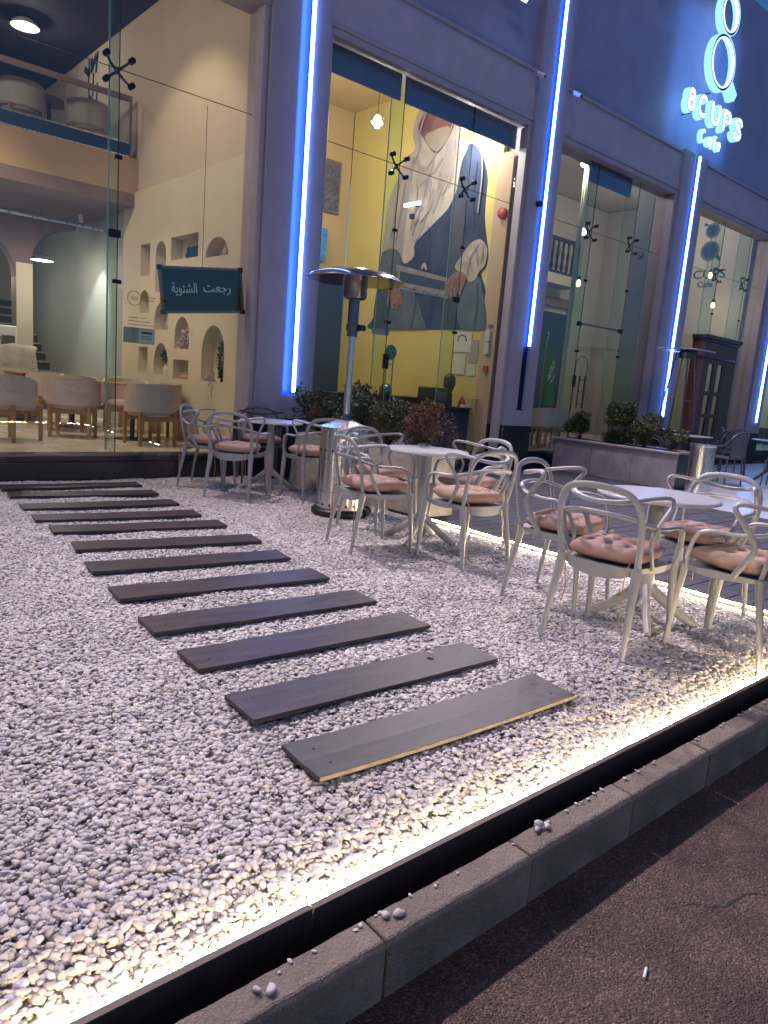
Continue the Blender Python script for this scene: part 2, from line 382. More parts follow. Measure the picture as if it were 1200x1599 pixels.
# black edging board between gravel and kerb
edging = thing('edging_board', 'long black edging board holding the white gravel beside the kerb', 'edging board', (0, 1.2, -0.1))
for x0, x1, dz in ((-8, -1.42, 0.0), (-1.415, 0.935, 0.004), (0.94, 3.3, -0.003), (3.305, 4.8, 0.0), (4.805, 12, 0.0)):
    MB().box(x0, x1, 1.191, 1.213, -0.13, 0.016 + dz * .5).build('board', M['board'], edging, bevel=0.002)
    MB().box(x0 + 0.001, x1 - 0.001, 1.1925, 1.2115, 0.0162 + dz * .5, 0.0180 + dz * .5).build('board_top', M['boardtop'], edging)
s1 = tag(MB().tube([(x, 1.2235 + .0015 * noise.noise(Vector((x * 3, 4, 0))), 0.0095 + 0.008 * noise.noise(Vector((x * 2.3, 0, 0)))) for x in np.arange(-6, 4.76, 0.06)], 0.0045, n=6).build('led_strip', M['led']), 'glowing warm white light strip along the kerb edge of the gravel', 'light strip')
s2 = tag(MB().tube([(4.772, y, 0.012 + 0.005 * noise.noise(Vector((y * 2.7, 8, 0)))) for y in np.arange(1.24, 4.76, 0.06)], 0.0055, n=6).build('led_strip', M['led2']), 'glowing warm white light strip between the gravel and the pavers', 'light strip')
tag(MB().box(4.779, 4.797, 1.24, 7.1, -0.13, 0.006).build('edging_board', M['board']), 'thin black edging board between gravel and dark pavers', 'edging board')
# pavers
pave = MB().box(4.80, 30, 1.22, 7.6, -0.30, -0.02).build('pavement', M['joint'], kind='structure')
PW, PD, G = 0.30, 0.15, 0.006
cells = []
for j in range(40):
    y = 1.225 + j * PD
    if y + PD > 7.25: break
    off = (j % 2) * PW / 2
    for i in range(-1, 19):
        x = 4.80 + off + i * PW
        x0, x1 = max(x, 4.80), min(x + PW, 10.28)
        if x1 - x0 < 0.05: continue
        if x0 > 9.05 and y < 5.15: continue
        cells.append((x0, x1, y, y + PD))
cells.sort(key=lambda c: math.hypot(c[0], c[2]) / (1 if c[2] < 5 else 0.6))
cells_n = cells[:300]; rest = MB(); pm = {}
for (x0, x1, y0, y1) in cells_n:
    w = round(x1 - x0, 3)
    if w not in pm:
        pm[w] = MB().box(0, w - G, 0, PD - G, -0.03, 0).build('paver', M['paver'], pave, bevel=0.003)
        o = pm[w]
    else:
        o = bpy.data.objects.new('paver', pm[w].data); C.objects.link(o); o.parent = pave
    o.location = (x0 + G / 2, y0 + G / 2, rng.uniform(-0.002, 0.002)); o.rotation_euler = (rng.uniform(-.006, .006), rng.uniform(-.004, .004), 0)
for (x0, x1, y0, y1) in cells[300:]:
    rest.box(x0 + G / 2, x1 - G / 2, y0 + G / 2, y1 - G / 2, -0.03, rng.uniform(-0.003, 0.002))
rest.build('paver_field', M['paver'], pave, kind='stuff')
wt = MB()
tile = MB().box(9.06, 30, 1.22, 5.17, -0.018, -0.004).build('terrace', M['joint'], kind='structure')
MB().box(11.0, 30, 5.172, 7.45, -0.018, -0.004).build('terrace', M['joint'], kind='structure')
tm = None
for i in range(12):
    for j in range(10):
        x = 9.07 + i * 0.8; y = 1.23 + j * 0.6
        if y > 5.0 and x < 11.0: continue
        if y + .6 > 7.5: continue
        if tm is None:
            o = MB().box(0, 0.795, 0, 0.595, -0.004, 0.004).build('floor_tile', M['whitetile'], tile, bevel=0.001); tm = o.data
        else:
            o = bpy.data.objects.new('floor_tile', tm); C.objects.link(o); o.parent = tile
        o.location = (x, y, rng.uniform(-0.0008, 0.0008))

# gravel bed
MB().box(-6, 4.778, 1.214, 7.62, -0.20, -0.022).build('gravel_bed', M['bed'], kind='structure')

# ================================================================== BUILDING
bld = thing('cafe_building', 'two storey cafe building with mauve pillars, blue neon lines and tall glass shopfronts', 'building', (9, 7.5, 0))
FL = 0.24
# pillars: x0, x1, channel x0, x1, tube x, channel bottom, lit bottom, top
PIL = [(4.50, 5.28, 4.862, 5.052, 5.022, 0.995, 1.03, 8.6), (9.03, 9.74, 9.33, 9.50, 9.455, 0.96, 1.98, 8.6),
       (13.43, 14.32, 13.84, 14.03, 13.965, 0.97, 0.99, 5.93), (18.0, 18.75, 18.36, 18.55, 18.49, 0.95, 0.98, 5.93), (22.5, 23.2, 22.8, 23.0, 22.93, 0.95, 0.98, 5.93)]
for (x0, x1, c0, c1, nx, cb, lb, top) in PIL:
    b = MB().box(x0, c0, 7.5, 7.98, 0.712, top).box(c1, x1, 7.5, 7.98, 0.712, top).box(c0, c1, 7.5, 7.60, 0.712, cb).box(c0, c1, 7.602, 7.98, 0.712, top)
    p = b.build('pillar', M['paint'], bld)
    for za, zb, mk in (((cb, top, 'channel'),) if lb < cb + .5 else ((cb, lb, 'channel_off'), (lb, top, 'channel'))):
        MB().box(c0 + .001, c1 - .001, 7.590, 7.601, za + .001, zb - .01).box(c0 + .001, c0 + .006, 7.503, 7.589, za + .001, zb - .01).box(c1 - .006, c1 - .001, 7.503, 7.589, za + .001, zb - .01).build('light_channel', M[mk], p)
    MB().tube([(nx, 7.488, z) for z in np.linspace(lb, top - 0.01, 7)], 0.021, n=10).build('neon_tube', M['neon'], p, smooth=True)
    if lb > cb + 0.5:
        MB().tube([(nx, 7.488, cb + .02), (nx, 7.488, lb - .004)], 0.021, n=10).build('unlit_tube', M['neon_off'], p, smooth=True)
    # fixing clips on the tube
    MB().box(x0 - .006, x1 + .006, 7.492, 7.985, 0.0, 0.71).build('pillar_base', M['blackstone'], p, bevel=0.004)
BAYS = [(-2.2, 4.43, [2.94]), (5.35, 8.96, [6.65, 7.97]), (9.81, 13.36, [11.1, 12.42]), (14.39, 17.93, [15.87, 17.2]), (18.82, 22.4, [20.4])]
# beams and upper wall
bx = [(-2.6, 4.50), (5.28, 9.03), (9.74, 13.43), (14.32, 18.0), (18.75, 22.5)]
for a, b_ in bx:
    bb = MB().box(a, b_, 7.56, 7.98, 5.16, 5.855).build('beam', M['beam'], bld)
    MB().box(a, b_, 7.53, 7.98, 5.856, 5.90).build('beam_ledge', M['trim'], bb, bevel=0.004)
    each('head_moulding', M['trim'], bb, [(a, b_, 7.535, 7.62, 5.215, 5.26), (a, b_, 7.545, 7.64, 5.125, 5.158)], 0.006)
    each('jamb_moulding', M['trim'], bb, [(a, a + 0.07, 7.55, 7.70, 0.2, 5.124), (b_ - 0.07, b_, 7.55, 7.70, 0.2, 5.124)], 0.008)
each('upper_wall', M['upper'], bld, [(-2.6, 4.50, 7.62, 7.9, 5.902, 8.6), (5.28, 9.03, 7.62, 7.9, 5.902, 8.6), (9.74, 24, 7.62, 7.9, 5.935, 9.2)])
MB().box(-2.6, 24, 7.91, 18.2, 6.9, 7.1).build('roof', M['darkceil'], bld)
# plinth
for a, b_ in bx:
    MB().box(a, b_, 7.63, 8.05, 0.0, 0.185).box(a, b_, 7.685, 8.05, 0.186, FL).build('plinth', M['blackstone'], bld, bevel=0.003)
MB().box(-2.4, 4.59, 8.051, 18, 0.0, FL).box(4.61, 24, 8.051, 14, 0, FL).build('interior_floor', M['floorin'], bld)

# ---- shopfronts
def spider(x, z, par):
    b = MB(); arms = []
    c = Vector((x, 7.80, z)); b.tube([(x, 7.78, z - 0.03), (x, 7.78, z + 0.03)], 0.022, n=8)
    for sx in (-1, 1):
        for sz in (-1, 1):
            q = Vector((x + sx * 0.125, 7.755, z + sz * 0.115))
            b.tube([(x, 7.79, z), ((x + q.x) / 2, 7.785, (z + q.z) / 2), tuple(q)], [0.017, 0.013, 0.010], n=6)
            b.tube([(q.x, 7.745, q.z), (q.x, 7.765, q.z)], 0.030, n=12)
            b.tube([(q.x, 7.700, q.z), (q.x, 7.712, q.z)], 0.030, n=12)
    b.build('spider_fitting', M['blackmetal'], par, smooth=True)
for bi, (a, b_, fins) in enumerate(BAYS):
    win = MB().box(a - .0, b_ + .0, 7.70, 7.74, FL + .001, FL + .022).build('shopfront_window', M['steeldark'], bld)
    xs = [a] + fins + [b_]
    for i in range(len(xs) - 1):
        for z0, z1 in ((FL + 0.024, 4.042), (4.050, 5.15)):
            MB().box(xs[i] + 0.005, xs[i + 1] - 0.005, 7.716, 7.728, z0, z1).build('pane', M['glass'], win)
    for x in fins:
        MB().box(x - 0.008, x + 0.008, 7.735, 7.99, FL + .03, 5.14).build('glass_fin', M['finglass'], win)
        MB().box(x - 0.0082, x + 0.0082, 7.9902, 7.996, FL + .03, 5.14).build('fin_edge', M['finedge'], win)
        MB().box(x - .0035, x + .0035, 7.717, 7.727, FL + .03, 5.14).build('silicone_joint', M['blackmetal'], win)
        spider(x, 4.046, win)
        each('patch_fitting', M['blackmetal'], win, [(x - 0.09, x + 0.03, 7.705, 7.739, 2.47, 2.545), (x - 0.035, x + 0.035, 7.705, 7.739, 3.22, 3.26), (x - 0.04, x + 0.04, 7.70, 7.742, 2.02, 2.06)], 0.003)
    MB().box(a, b_, 7.718, 7.726, 4.043, 4.049).build('silicone_joint', M['blackmetal'], win)
MBt = MB().tube([(-2.2, 7.78, 2.525), (2.86, 7.78, 2.525)], 0.012, n=8).build('door_header_rail', M['steel'], bld)
MB().tube([(6.68, 7.78, 2.525), (7.9, 7.78, 2.525)], 0.014, n=8).build('door_header_rail', M['steel'], bld)
MB().tube([(11.12, 7.78, 2.525), (12.4, 7.78, 2.525)], 0.014, n=8).build('door_header_rail', M['blackmetal'], bld)
each('blue_window_film', M['band'], bld, [(5.36, 6.61, 7.76, 7.775, 4.83, 5.15), (6.69, 8.95, 7.76, 7.775, 4.83, 5.15)])
MB().box(10.9, 12.2, 7.76, 7.775, 4.83, 5.15).build('blue_window_film', M['band'], bld)
# door hardware and stickers
each('door_lock', M['blackmetal'], bld, [(6.60, 6.70, 7.69, 7.712, 1.42, 1.62), (11.05, 11.13, 7.69, 7.712, 1.42, 1.62)], 0.004)

# ---- bay 1 interior
room = MB().box(4.605, 4.99, 7.99, 18, FL + .001, 6.2).build('party_wall', M['sidewall'], bld)
nw = MB()
holes = []
def H(L): holes.append(L); return L
nA = H([(10.69, 2.50), (11.03, 2.50), (11.03, 2.955), (10.69, 2.955)])
nB = H(arch(10.15, 10.49, 2.25, 2.95)); nC = H([(9.17, 2.66), (9.99, 2.66), (9.99, 2.965), (9.17, 2.965)])
nD = H(arch(8.37, 8.96, 2.625, 2.86)); nE = H(arch(9.30, 9.60, 2.10, 2.52)); nF = H(arch(10.70, 11.03, 1.965, 2.30))
nG = H(arch(10.02, 10.50, 1.727, 2.11, point=.15)); nH = H(arch(9.355, 9.81, 1.47, 1.90, point=.2)); nI = H(arch(8.375, 8.98, 1.07, 1.78, point=.1))
nJ = H([(10.705, 1.07), (11.045, 1.07), (11.045, 1.475), (10.705, 1.475)]); nK = H(arch(10.0, 10.49, 1.075, 1.54, point=.3)); nL = H([(9.352, 1.055), (9.83, 1.055), (9.83, 1.32), (9.352, 1.32)])
outer = [(7.99, FL + .002), (11.70, FL + .002), (11.70, 3.73), (7.99, 3.73)]
slab = MB().prism([outer] + holes, YZ, 4.38 + .17, 4.595, back=False).build('niche_wall', M['niche'], bld)
for Lp in holes:
    b = MB(); n = len(Lp)
    b.add([(4.5955, u, v) for u, v in Lp] + [(4.72, u, v) for u, v in Lp], [(i, (i + 1) % n, n + (i + 1) % n, n + i) for i in range(n)] + [tuple(range(n, 2 * n))])
    b.build('niche_recess', M['niche'], slab)
# the party wall is hollowed behind the niches: replace it with one that has the same openings
bpy.data.objects.remove(room)
room = MB().prism([[(7.99, FL + .001), (18, FL + .001), (18, 6.9), (7.99, 6.9)]] + holes, YZ, 4.603, 4.604, back=False, sides=False).box(4.73, 5.19, 7.99, 18, FL + .001, 6.9).build('party_wall', M['sidewall'], bld)
MB().box(-2.45, -2.3, 7.99, 18, FL + .001, 6.9).build('left_wall', M['sidewall'], bld)
MB().box(-2.3, 4.60, 17.8, 18, FL + .001, 6.9).build('back_wall', M['sidewall'], bld)
MB().box(-2.3, 4.598, 7.99, 17.8, 6.16, 6.30).build('ceiling', M['darkceil'], bld)
mez = MB().box(-2.3, 4.598, 11.29, 17.79, 3.70, 4.20).build('mezzanine_slab', M['fascia'], bld)
MB().box(-2.3, 4.598, 11.292, 17.79, 3.52, 3.698).build('lower_ceiling', M['maroon'], mez)
MB().box(2.2, 2.9, 13.0, 13.7, 3.50, 3.519).build('ceiling_vent', M['darkceil'], mez)
# grey strip of wall past the niches
MB().box(4.592, 4.602, 11.705, 17.7, FL + .003, 3.518).build('stair_wall_paint', M['greywall'], bld)
# balustrade of the mezzanine
bal = MB().box(-2.3, 4.50, 11.31, 11.34, 4.96, 5.04).box(4.47, 4.50, 11.31, 11.34, 4.22, 4.96).build('balustrade', M['maroon'], bld)
for x in (0.2, 1.8, 3.55):
    MB().box(x, x + 0.02, 11.315, 11.335, 4.40, 4.96).build('baluster_post', M['maroon'], bal)
MB().box(-2.3, 4.46, 11.30, 11.312, 4.215, 4.38).build('balustrade_skirt', M['navy'], bal)
each('skirt_trim', M['steel'], bal, [(-2.3, 4.46, 11.296, 11.314, 4.382, 4.40), (-2.3, 4.46, 11.294, 11.314, 4.201, 4.214)])
MB().box(-2.3, 4.46, 11.320, 11.328, 4.41, 4.95).build('glass_panel', M['clear'], bal)
# arch wall with column
aw = [(-2.2, FL + .002), (-2.2, 3.51), (4.58, 3.51), (4.58, 3.46)]
for k in range(0, 9):
    a = PI / 2 * k / 8; aw.append((4.58 - 0.72 * math.sin(a), 2.85 + 0.6 * math.cos(a)))
aw += [(3.86, FL + .002), (3.60, FL + .002)]
for k in range(0, 17):
    a = PI * k / 16; aw.append((2.55 + 1.05 * math.cos(a), 2.5 + 0.9 * math.sin(a)))
aw += [(1.5, FL + .002), (1.24, FL + .002)]
for k in range(0, 17):
    a = PI * k / 16; aw.append((0.19 + 1.05 * math.cos(a), 2.5 + 0.9 * math.sin(a)))
aw += [(-0.86, FL + .002)]
arc = MB().prism([aw], XZ, 14.0, 14.3).build('arch_wall', M['maroon'], bld)
MB().box(3.597, 3.863, 13.995, 14.305, FL + .003, 2.76).build('column_lower', M['niche'], arc)
MB().box(1.237, 1.503, 13.995, 14.305, FL + .003, 2.76).build('column_lower', M['niche'], arc)
# stairs rising along the party wall
st = MB().box(3.88, 3.90, 14.32, 17.7, FL, 0.5).build('staircase', M['darkwood'], bld)
for i in range(12):
    y = 14.45 + i * 0.27; z = FL + 0.175 * (i + 1)
    MB().box(3.92, 4.59, y, min(y + 0.30, 17.7), z - 0.17, z - .03).build('riser', M['darkceil'], st)
    MB().box(3.90, 4.59, y - 0.02, min(y + 0.29, 17.7), z - .029, z).build('stair_tread', M['greywall'], st)
# wall text on the mezzanine wall (vertical calligraphy marks)
b = MB()
for (yy, zz, w, h, t) in ((13.50, 5.93, .24, .05, .5), (13.42, 5.90, .05, .28, .1), (13.20, 5.98, .26, .06, -.6), (13.05, 5.97, .06, .22, .3), (13.30, 6.03, .07, .06, 0), (13.22, 5.66, .05, .26, .1), (13.42, 5.60, .05, .18, -.1), (13.22, 5.38, .34, .07, .55), (13.05, 5.45, .05, .30, .1), (13.32, 5.30, .16, .05, -.4)):
    R4 = Matrix.Translation((4.601, yy, zz)) @ Matrix.Rotation(t, 4, 'X')
    b.box(-.004, 0, -w * .62, w * .62, -h * .62 - .02, h * .62 + .02, R4)
b.build('wall_calligraphy', M['ink'], bld)

# ---- bay 2 interior (yellow)
MB().box(8.951, 9.29, 7.99, 11.78, FL + .001, 6.2).build('mural_wall', M['yellow'], bld)
MB().box(8.944, 8.950, 7.765, 8.02, FL + .002, 4.82).box(8.944, 8.95, 8.021, 8.07, FL + .002, 4.82).build('pink_pier', M['pinkwall'], bld)
MB().box(5.19, 8.95, 11.8, 12.0, FL + .001, 6.2).build('back_wall', M['tan'], bld)
MB().box(5.191, 8.95, 7.99, 11.8, 6.16, 6.3).build('ceiling', M['tan'], bld)
MB().box(5.192, 5.198, 7.99, 11.799, FL + .002, 6.15).build('left_wall', M['tan'], bld)
MB().box(8.26, 8.943, 11.77, 11.799, FL + .002, 3.02).build('dark_doorway', M['navy'], bld)
MB().box(8.20, 8.25, 11.76, 11.799, FL + .002, 3.07).box(8.2, 8.943, 11.76, 11.799, 3.021, 3.07).build('doorway_frame', M['frame'], bld)

mural = {
  'm_robe': [[ (8.75,5.08), (8.56,5.01), (8.47,4.91), (8.33,4.70), (8.26,4.48), (8.26,4.23), (8.24,3.90), (8.16,3.59), (8.10,3.39), (8.11,3.16), (8.20,3.04), (8.07,2.78), (7.995,2.27), (7.995,2.18), (10.76,2.18), (10.81,2.41), (10.78,2.84), (10.69,3.29), (10.70,3.50), (10.63,3.72), (10.04,4.20), (9.34,4.93) ]],
  'm_scarf': [[ (9.67,5.99), (9.87,5.93), (10.04,5.76), (10.10,5.48), (10.02,5.22), (10.23,5.11), (10.41,4.82), (10.61,4.46), (10.66,4.17), (10.66,3.95), (10.70,3.50), (10.42,3.60), (10.22,3.54), (10.12,3.38), (10.01,3.33), (9.82,3.44), (9.82,3.65), (9.48,3.88), (9.13,4.10), (9.02,4.22), (8.92,4.42), (8.89,4.64), (8.85,4.86), (8.75,5.06), (8.88,5.17), (8.91,5.32), (8.95,5.50), (9.06,5.71), (9.32,5.93) ]],
  'm_face': [[ (9.98,5.55), (9.89,5.71), (9.73,5.84), (9.46,5.87), (9.18,5.75), (9.09,5.59), (9.11,5.43), (9.18,5.32), (9.27,5.20), (9.39,5.08), (9.53,5.08), (9.68,5.21), (9.84,5.38) ]],
  'm_veil': [[ (9.78,5.39), (9.56,5.44), (9.21,5.43), (9.24,5.23), (9.39,5.11), (9.53,5.11), (9.69,5.24) ]],
  'm_fold': [[ (9.95,5.09), (9.80,4.88), (9.55,4.70), (9.54,4.15), (9.73,3.75), (9.85,3.74), (9.83,4.49) ], [ (9.22,5.15), (9.04,5.14), (9.08,4.77), (9.27,4.42), (9.39,4.13), (9.46,4.18), (9.31,4.73) ], [ (10.06,5.05), (9.99,5.02), (10.07,4.53), (10.11,4.00), (10.14,3.46), (10.26,3.58), (10.22,4.12), (10.16,4.64) ]],
  'm_apron': [[ (10.70,3.50), (10.61,3.58), (10.42,3.61), (10.22,3.54), (10.12,3.37), (10.18,3.19), (10.23,2.91), (10.57,2.90), (10.73,3.05) ], [ (10.03,2.91), (9.80,2.88), (9.66,2.76), (9.49,2.45), (9.40,2.181), (10.32,2.181), (10.37,2.58), (10.26,2.69) ], [ (8.49,2.94), (8.25,3.01), (8.10,2.73), (8.00,2.181), (8.51,2.181), (8.65,2.64) ]],
  'm_sleeve': [[ (8.78,3.18), (8.64,3.37), (8.47,3.54), (8.28,3.58), (8.14,3.48), (8.10,3.37), (8.12,3.19), (8.23,3.08), (8.31,2.97), (8.44,2.94), (8.55,3.06) ]],
  'm_grey': [[ (10.27,3.33), (8.92,3.02), (8.85,2.71), (10.12,2.95) ]],
  'm_dark': [[ (10.13,3.20), (8.93,2.96), (8.91,2.81), (10.12,3.02) ]],
  'm_skin': [[ (8.87,3.03), (8.67,3.12), (8.50,3.02), (8.53,2.87), (8.62,2.79), (8.70,2.77), (8.78,2.83), (8.85,2.89) ], [ (10.41,2.91), (10.25,2.95), (10.14,2.92), (10.06,2.79), (10.01,2.67), (10.07,2.61), (10.17,2.66), (10.23,2.64), (10.35,2.71) ]],
}
mur = thing('wall_mural', 'tall mural of veiled figure in pale headscarf holding a tray on yellow wall', 'mural', (8.95, 9.4, 2.18))
x = 8.9495
for k, polys in mural.items():
    b = MB()
    for P in polys:
        P3 = [(p.y, p.z) for p in cr([(0, u, v) for u, v in P], 4, closed=True)] if k not in ('m_grey', 'm_dark') else P
        P3 = [(u, max(2.18, v)) for u, v in P3]
        b.prism([P3], YZ, x - 0.003, x)
    b.build(dict(m_robe='robe', m_scarf='headscarf', m_face='face', m_veil='veil', m_fold='scarf_fold', m_apron='apron', m_sleeve='sleeve', m_grey='tray_rim', m_dark='tray', m_skin='hand')[k], M[k], mur)
    x -= 0.0032
# drapery creases of the print
b = MB()
for pth in ([(9.98, 5.0), (9.7, 4.85), (9.45, 5.07)], [(9.45, 5.07), (9.25, 5.2), (9.12, 5.45)], [(9.98, 5.0), (9.88, 5.25), (9.98, 5.5)], [(9.5, 4.95), (9.6, 4.72), (9.8, 4.6)], [(9.35, 4.75), (9.28, 4.55), (9.2, 4.3)], [(10.3, 4.9), (10.38, 4.4), (10.45, 3.8)], [(9.0, 5.2), (8.98, 4.9), (9.06, 4.5)], [(9.6, 4.7), (9.7, 4.3), (9.9, 3.8)], [(10.2, 2.9), (10.28, 2.7), (10.22, 2.66)], [(8.4, 4.9), (8.36, 4.5), (8.38, 4.0)], [(8.3, 3.5), (8.45, 3.3), (8.5, 3.05)]):
    pp = [(p.y, p.z) for p in cr([(0, u, v) for u, v in pth], 5)]
    b.prism([stroke(pp, 0.025)], YZ, x - 0.002, x)
b.build('crease_line', M['m_fold'], mur)
def marks(name, mk, paths, w):
    b = MB()
    for pth in paths:
        b.prism([stroke([(p.y, p.z) for p in cr([(0, u, v) for u, v in pth], 5)], w)], YZ, x - .004, x - .0022)
    b.build(name, mk, mur)
marks('robe_crease', M['m_dark'], [[(9.5, 3.9), (9.42, 3.6), (9.45, 3.25)], [(9.1, 4.0), (9.0, 3.6), (9.02, 3.1)], [(8.75, 4.6), (8.7, 4.1), (8.62, 3.6)], [(8.5, 4.8), (8.52, 4.3), (8.45, 3.8)], [(9.7, 2.9), (9.65, 2.6), (9.72, 2.2)], [(9.3, 2.7), (9.25, 2.4), (9.28, 2.2)], [(8.9, 2.7), (8.85, 2.4), (8.9, 2.2)], [(10.5, 3.4), (10.45, 3.2), (10.5, 2.95)], [(10.55, 2.8), (10.5, 2.5), (10.6, 2.2)], [(8.25, 2.9), (8.2, 2.6), (8.22, 2.25)]], .016)
marks('sleeve_crease', M['m_fold'], [[(8.72, 3.26), (8.58, 3.22), (8.45, 3.05)], [(8.62, 3.40), (8.48, 3.30), (8.38, 3.12)], [(8.45, 3.52), (8.33, 3.42), (8.28, 3.2)], [(8.2, 3.45), (8.18, 3.35), (8.22, 3.22)]], .018)
x -= .0022
marks('finger', M['m_skin'], [[(8.86, 3.0), (8.90, 2.90), (8.87, 2.80)], [(8.78, 2.98), (8.82, 2.84), (8.79, 2.73)], [(8.70, 2.98), (8.73, 2.82), (8.70, 2.71)], [(8.62, 2.98), (8.63, 2.85), (8.60, 2.76)], [(10.36, 2.86), (10.38, 2.72), (10.36, 2.62)], [(10.28, 2.84), (10.27, 2.70), (10.24, 2.58)], [(10.19, 2.84), (10.16, 2.70), (10.12, 2.57)], [(10.11, 2.86), (10.05, 2.74), (10.02, 2.64)]], .065)
x -= .0022
marks('finger_line', M['m_face'], [[(8.80, 3.0), (8.72, 2.93), (8.68, 2.80)], [(8.73, 3.04), (8.64, 2.95), (8.60, 2.84)], [(8.66, 3.06), (8.58, 2.98), (8.55, 2.88)], [(10.32, 2.86), (10.28, 2.76), (10.27, 2.67)], [(10.25, 2.88), (10.2, 2.78), (10.17, 2.68)], [(10.18, 2.88), (10.12, 2.78), (10.08, 2.66)]], .012)
marks('scarf_shade', M['m_veil'], [[(9.75, 4.9), (9.5, 4.75), (9.3, 4.95)], [(9.9, 4.7), (9.85, 4.3), (9.95, 3.9)], [(10.2, 4.7), (10.25, 4.2), (10.32, 3.7)], [(9.45, 4.5), (9.5, 4.2), (9.68, 4.0)], [(9.0, 4.9), (9.1, 4.6), (9.2, 4.4)], [(9.62, 5.95), (9.8, 5.7), (9.95, 5.3)]], .03)
marks('cup_mark', M['m_scarf'], [[(9.55, 3.22), (9.5, 3.28), (9.45, 3.2)]], .05)

# ---- bays 3 and 4 interior
MB().box(9.301, 9.40, 7.99, 12.0, FL + .001, 6.2).build('left_wall', M['greycream'], bld)
bw = MB().box(9.4, 18.3, 12.0, 12.2, FL + .001, 6.2).build('back_wall', M['greycream'], bld)
MB().box(17.9, 18.3, 7.99, 12, FL + .001, 6.2).build('logo_wall', M['greycream'], bld)
MB().box(9.41, 17.9, 7.99, 12.0, 6.21, 6.3).build('ceiling', M['greycream'], bld)
each('back_wall', M['greycream'], bld, [(18.31, 24, 10.3, 10.5, FL, 6.2)])
MB().box(13.42, 13.9, 7.99, 8.33, FL + .001, 6.2).build('stub_wall', M['stub'], bld)
MB().box(12.55, 12.62, 9.0, 9.07, FL + .001, 6.2).build('corner_post', M['greycream'], bld)
MB().box(15.1, 16.55, 11.96, 11.999, FL + .002, 3.35).build('dark_doorway', M['navy'], bld)
MB().box(14.2, 16.7, 11.90, 11.998, 3.50, 3.72).build('door_lintel', M['maroon'], bld)
each('door_jamb', M['greycream'], bld, [(16.552, 16.75, 11.88, 11.998, FL, 3.49), (14.9, 15.098, 11.88, 11.998, FL, 3.49)])
bal2 = MB().box(14.3, 16.15, 11.5, 11.58, 4.98, 5.06).box(14.3, 16.15, 11.5, 11.58, 4.20, 4.27).box(16.09, 16.15, 11.5, 11.58, 4.27, 4.98).build('balcony_railing', M['ink'], bld)
for i in range(8):
    MB().lathe([(.02, 4.271), (.045, 4.36), (.025, 4.5), (.045, 4.66), (.02, 4.8), (.03, 4.979)], n=8, c=(14.45 + i * 0.21, 11.54, 0)).build('baluster', M['ink'], bal2, smooth=True)
MB().box(14.3, 16.2, 11.45, 11.995, 3.95, 4.19).build('balcony_slab', M['greycream'], bld)
# cup logo and lettering printed on the logo wall
lg = bpy.data.objects.new('wall_logo', None); C.objects.link(lg); lg.parent = bld
b = MB(); x = 17.899
for cy, cz, r in ((9.00, 5.455, .175), (9.00, 4.985, .232)):
    b.prism([ring(cy, cz, r)], YZ, x - .004, x)
b.prism([[(9.17, 5.57), (9.235, 5.60), (9.215, 5.66), (9.12, 5.60)]], YZ, x - .004, x).prism([[(8.84, 4.83), (8.74, 4.73), (8.70, 4.79), (8.79, 4.89)]], YZ, x - .004, x)
b.build('cup_mark', M['navy'], lg)
b = MB()
for cy, cz, r in ((9.0, 5.455, .150), (9.0, 4.985, .205)):
    b.prism([ring(cy, cz, r), ring(cy, cz, r - .008)], YZ, x - .006, x - .0045)
b.build('cup_rim_line', M['greycream'], lg)
RW = Matrix(((0, 0, -1, 17.895), (-1, 0, 0, 0), (0, 1, 0, 0), (0, 0, 0, 1)))
def wt_(body, cy, cz, h, w, bold):
    mm = RW.copy(); mm.translation = Vector((17.896, cy, cz)); text_obj('lettering', body, M['navy'], lg, h, mm, extrude=0.002, width=w, bold=bold)
wt_('CUPS', 8.93, 4.44, 0.20, 0.80, 0.012); wt_('Cafe', 9.0, 4.20, 0.14, 0.38, 0.012)

# ================================================================== FLOODLIGHTS, REAL AND ADDED
COOLW = (1.0, 0.87, 0.95)
# floodlight by second pillar is real; the others are added to light the gravel
for (fx_, pw) in ((-1.2, 165), (2.9, 185), (8.33, 330), (11.9, 190)):
    ZF = 8.3 if fx_ > 10 else 6.62
    t = thing('floodlight', {-1.2: 'added white floodlight on upper wall at far left end, out of view', 2.9: 'added white floodlight on upper wall above left glass shopfront, out of view', 8.33: 'lit white floodlight on upper wall just left of second neon pillar', 11.9: 'added white floodlight on upper wall between second and third pillars, out of view', 16.3: 'lit white floodlight on upper wall right of the cup sign'}[fx_], 'floodlight', (fx_, 7.6, ZF))
    Rx = Matrix.Translation((fx_, 7.38, ZF)) @ Matrix.Rotation(rad(42), 4, 'X')
    MB().box(-.13, .13, -.035, .035, -.09, .09, Rx).build('housing', M['white'], t, bevel=0.01)
    MB().box(-.115, .115, -.0385, -.0355, -.075, .075, Rx).build('lens', M['floodlens'], t)
    MB().tube([(fx_ - .14, 7.38, ZF), (fx_ - .14, 7.5, ZF + .04), (fx_ - .14, 7.61, ZF + .04)], .01, n=6).tube([(fx_ + .14, 7.38, ZF), (fx_ + .14, 7.5, ZF + .04), (fx_ + .14, 7.61, ZF + .04)], .01, n=6).build('bracket', M['steeldark'], t)
    a = area('flood_lamp', (fx_, 7.30, ZF - .07), (rad(-48), 0, 0), 0.25, pw, COOLW, t, size_y=0.2, spread=rad(108))

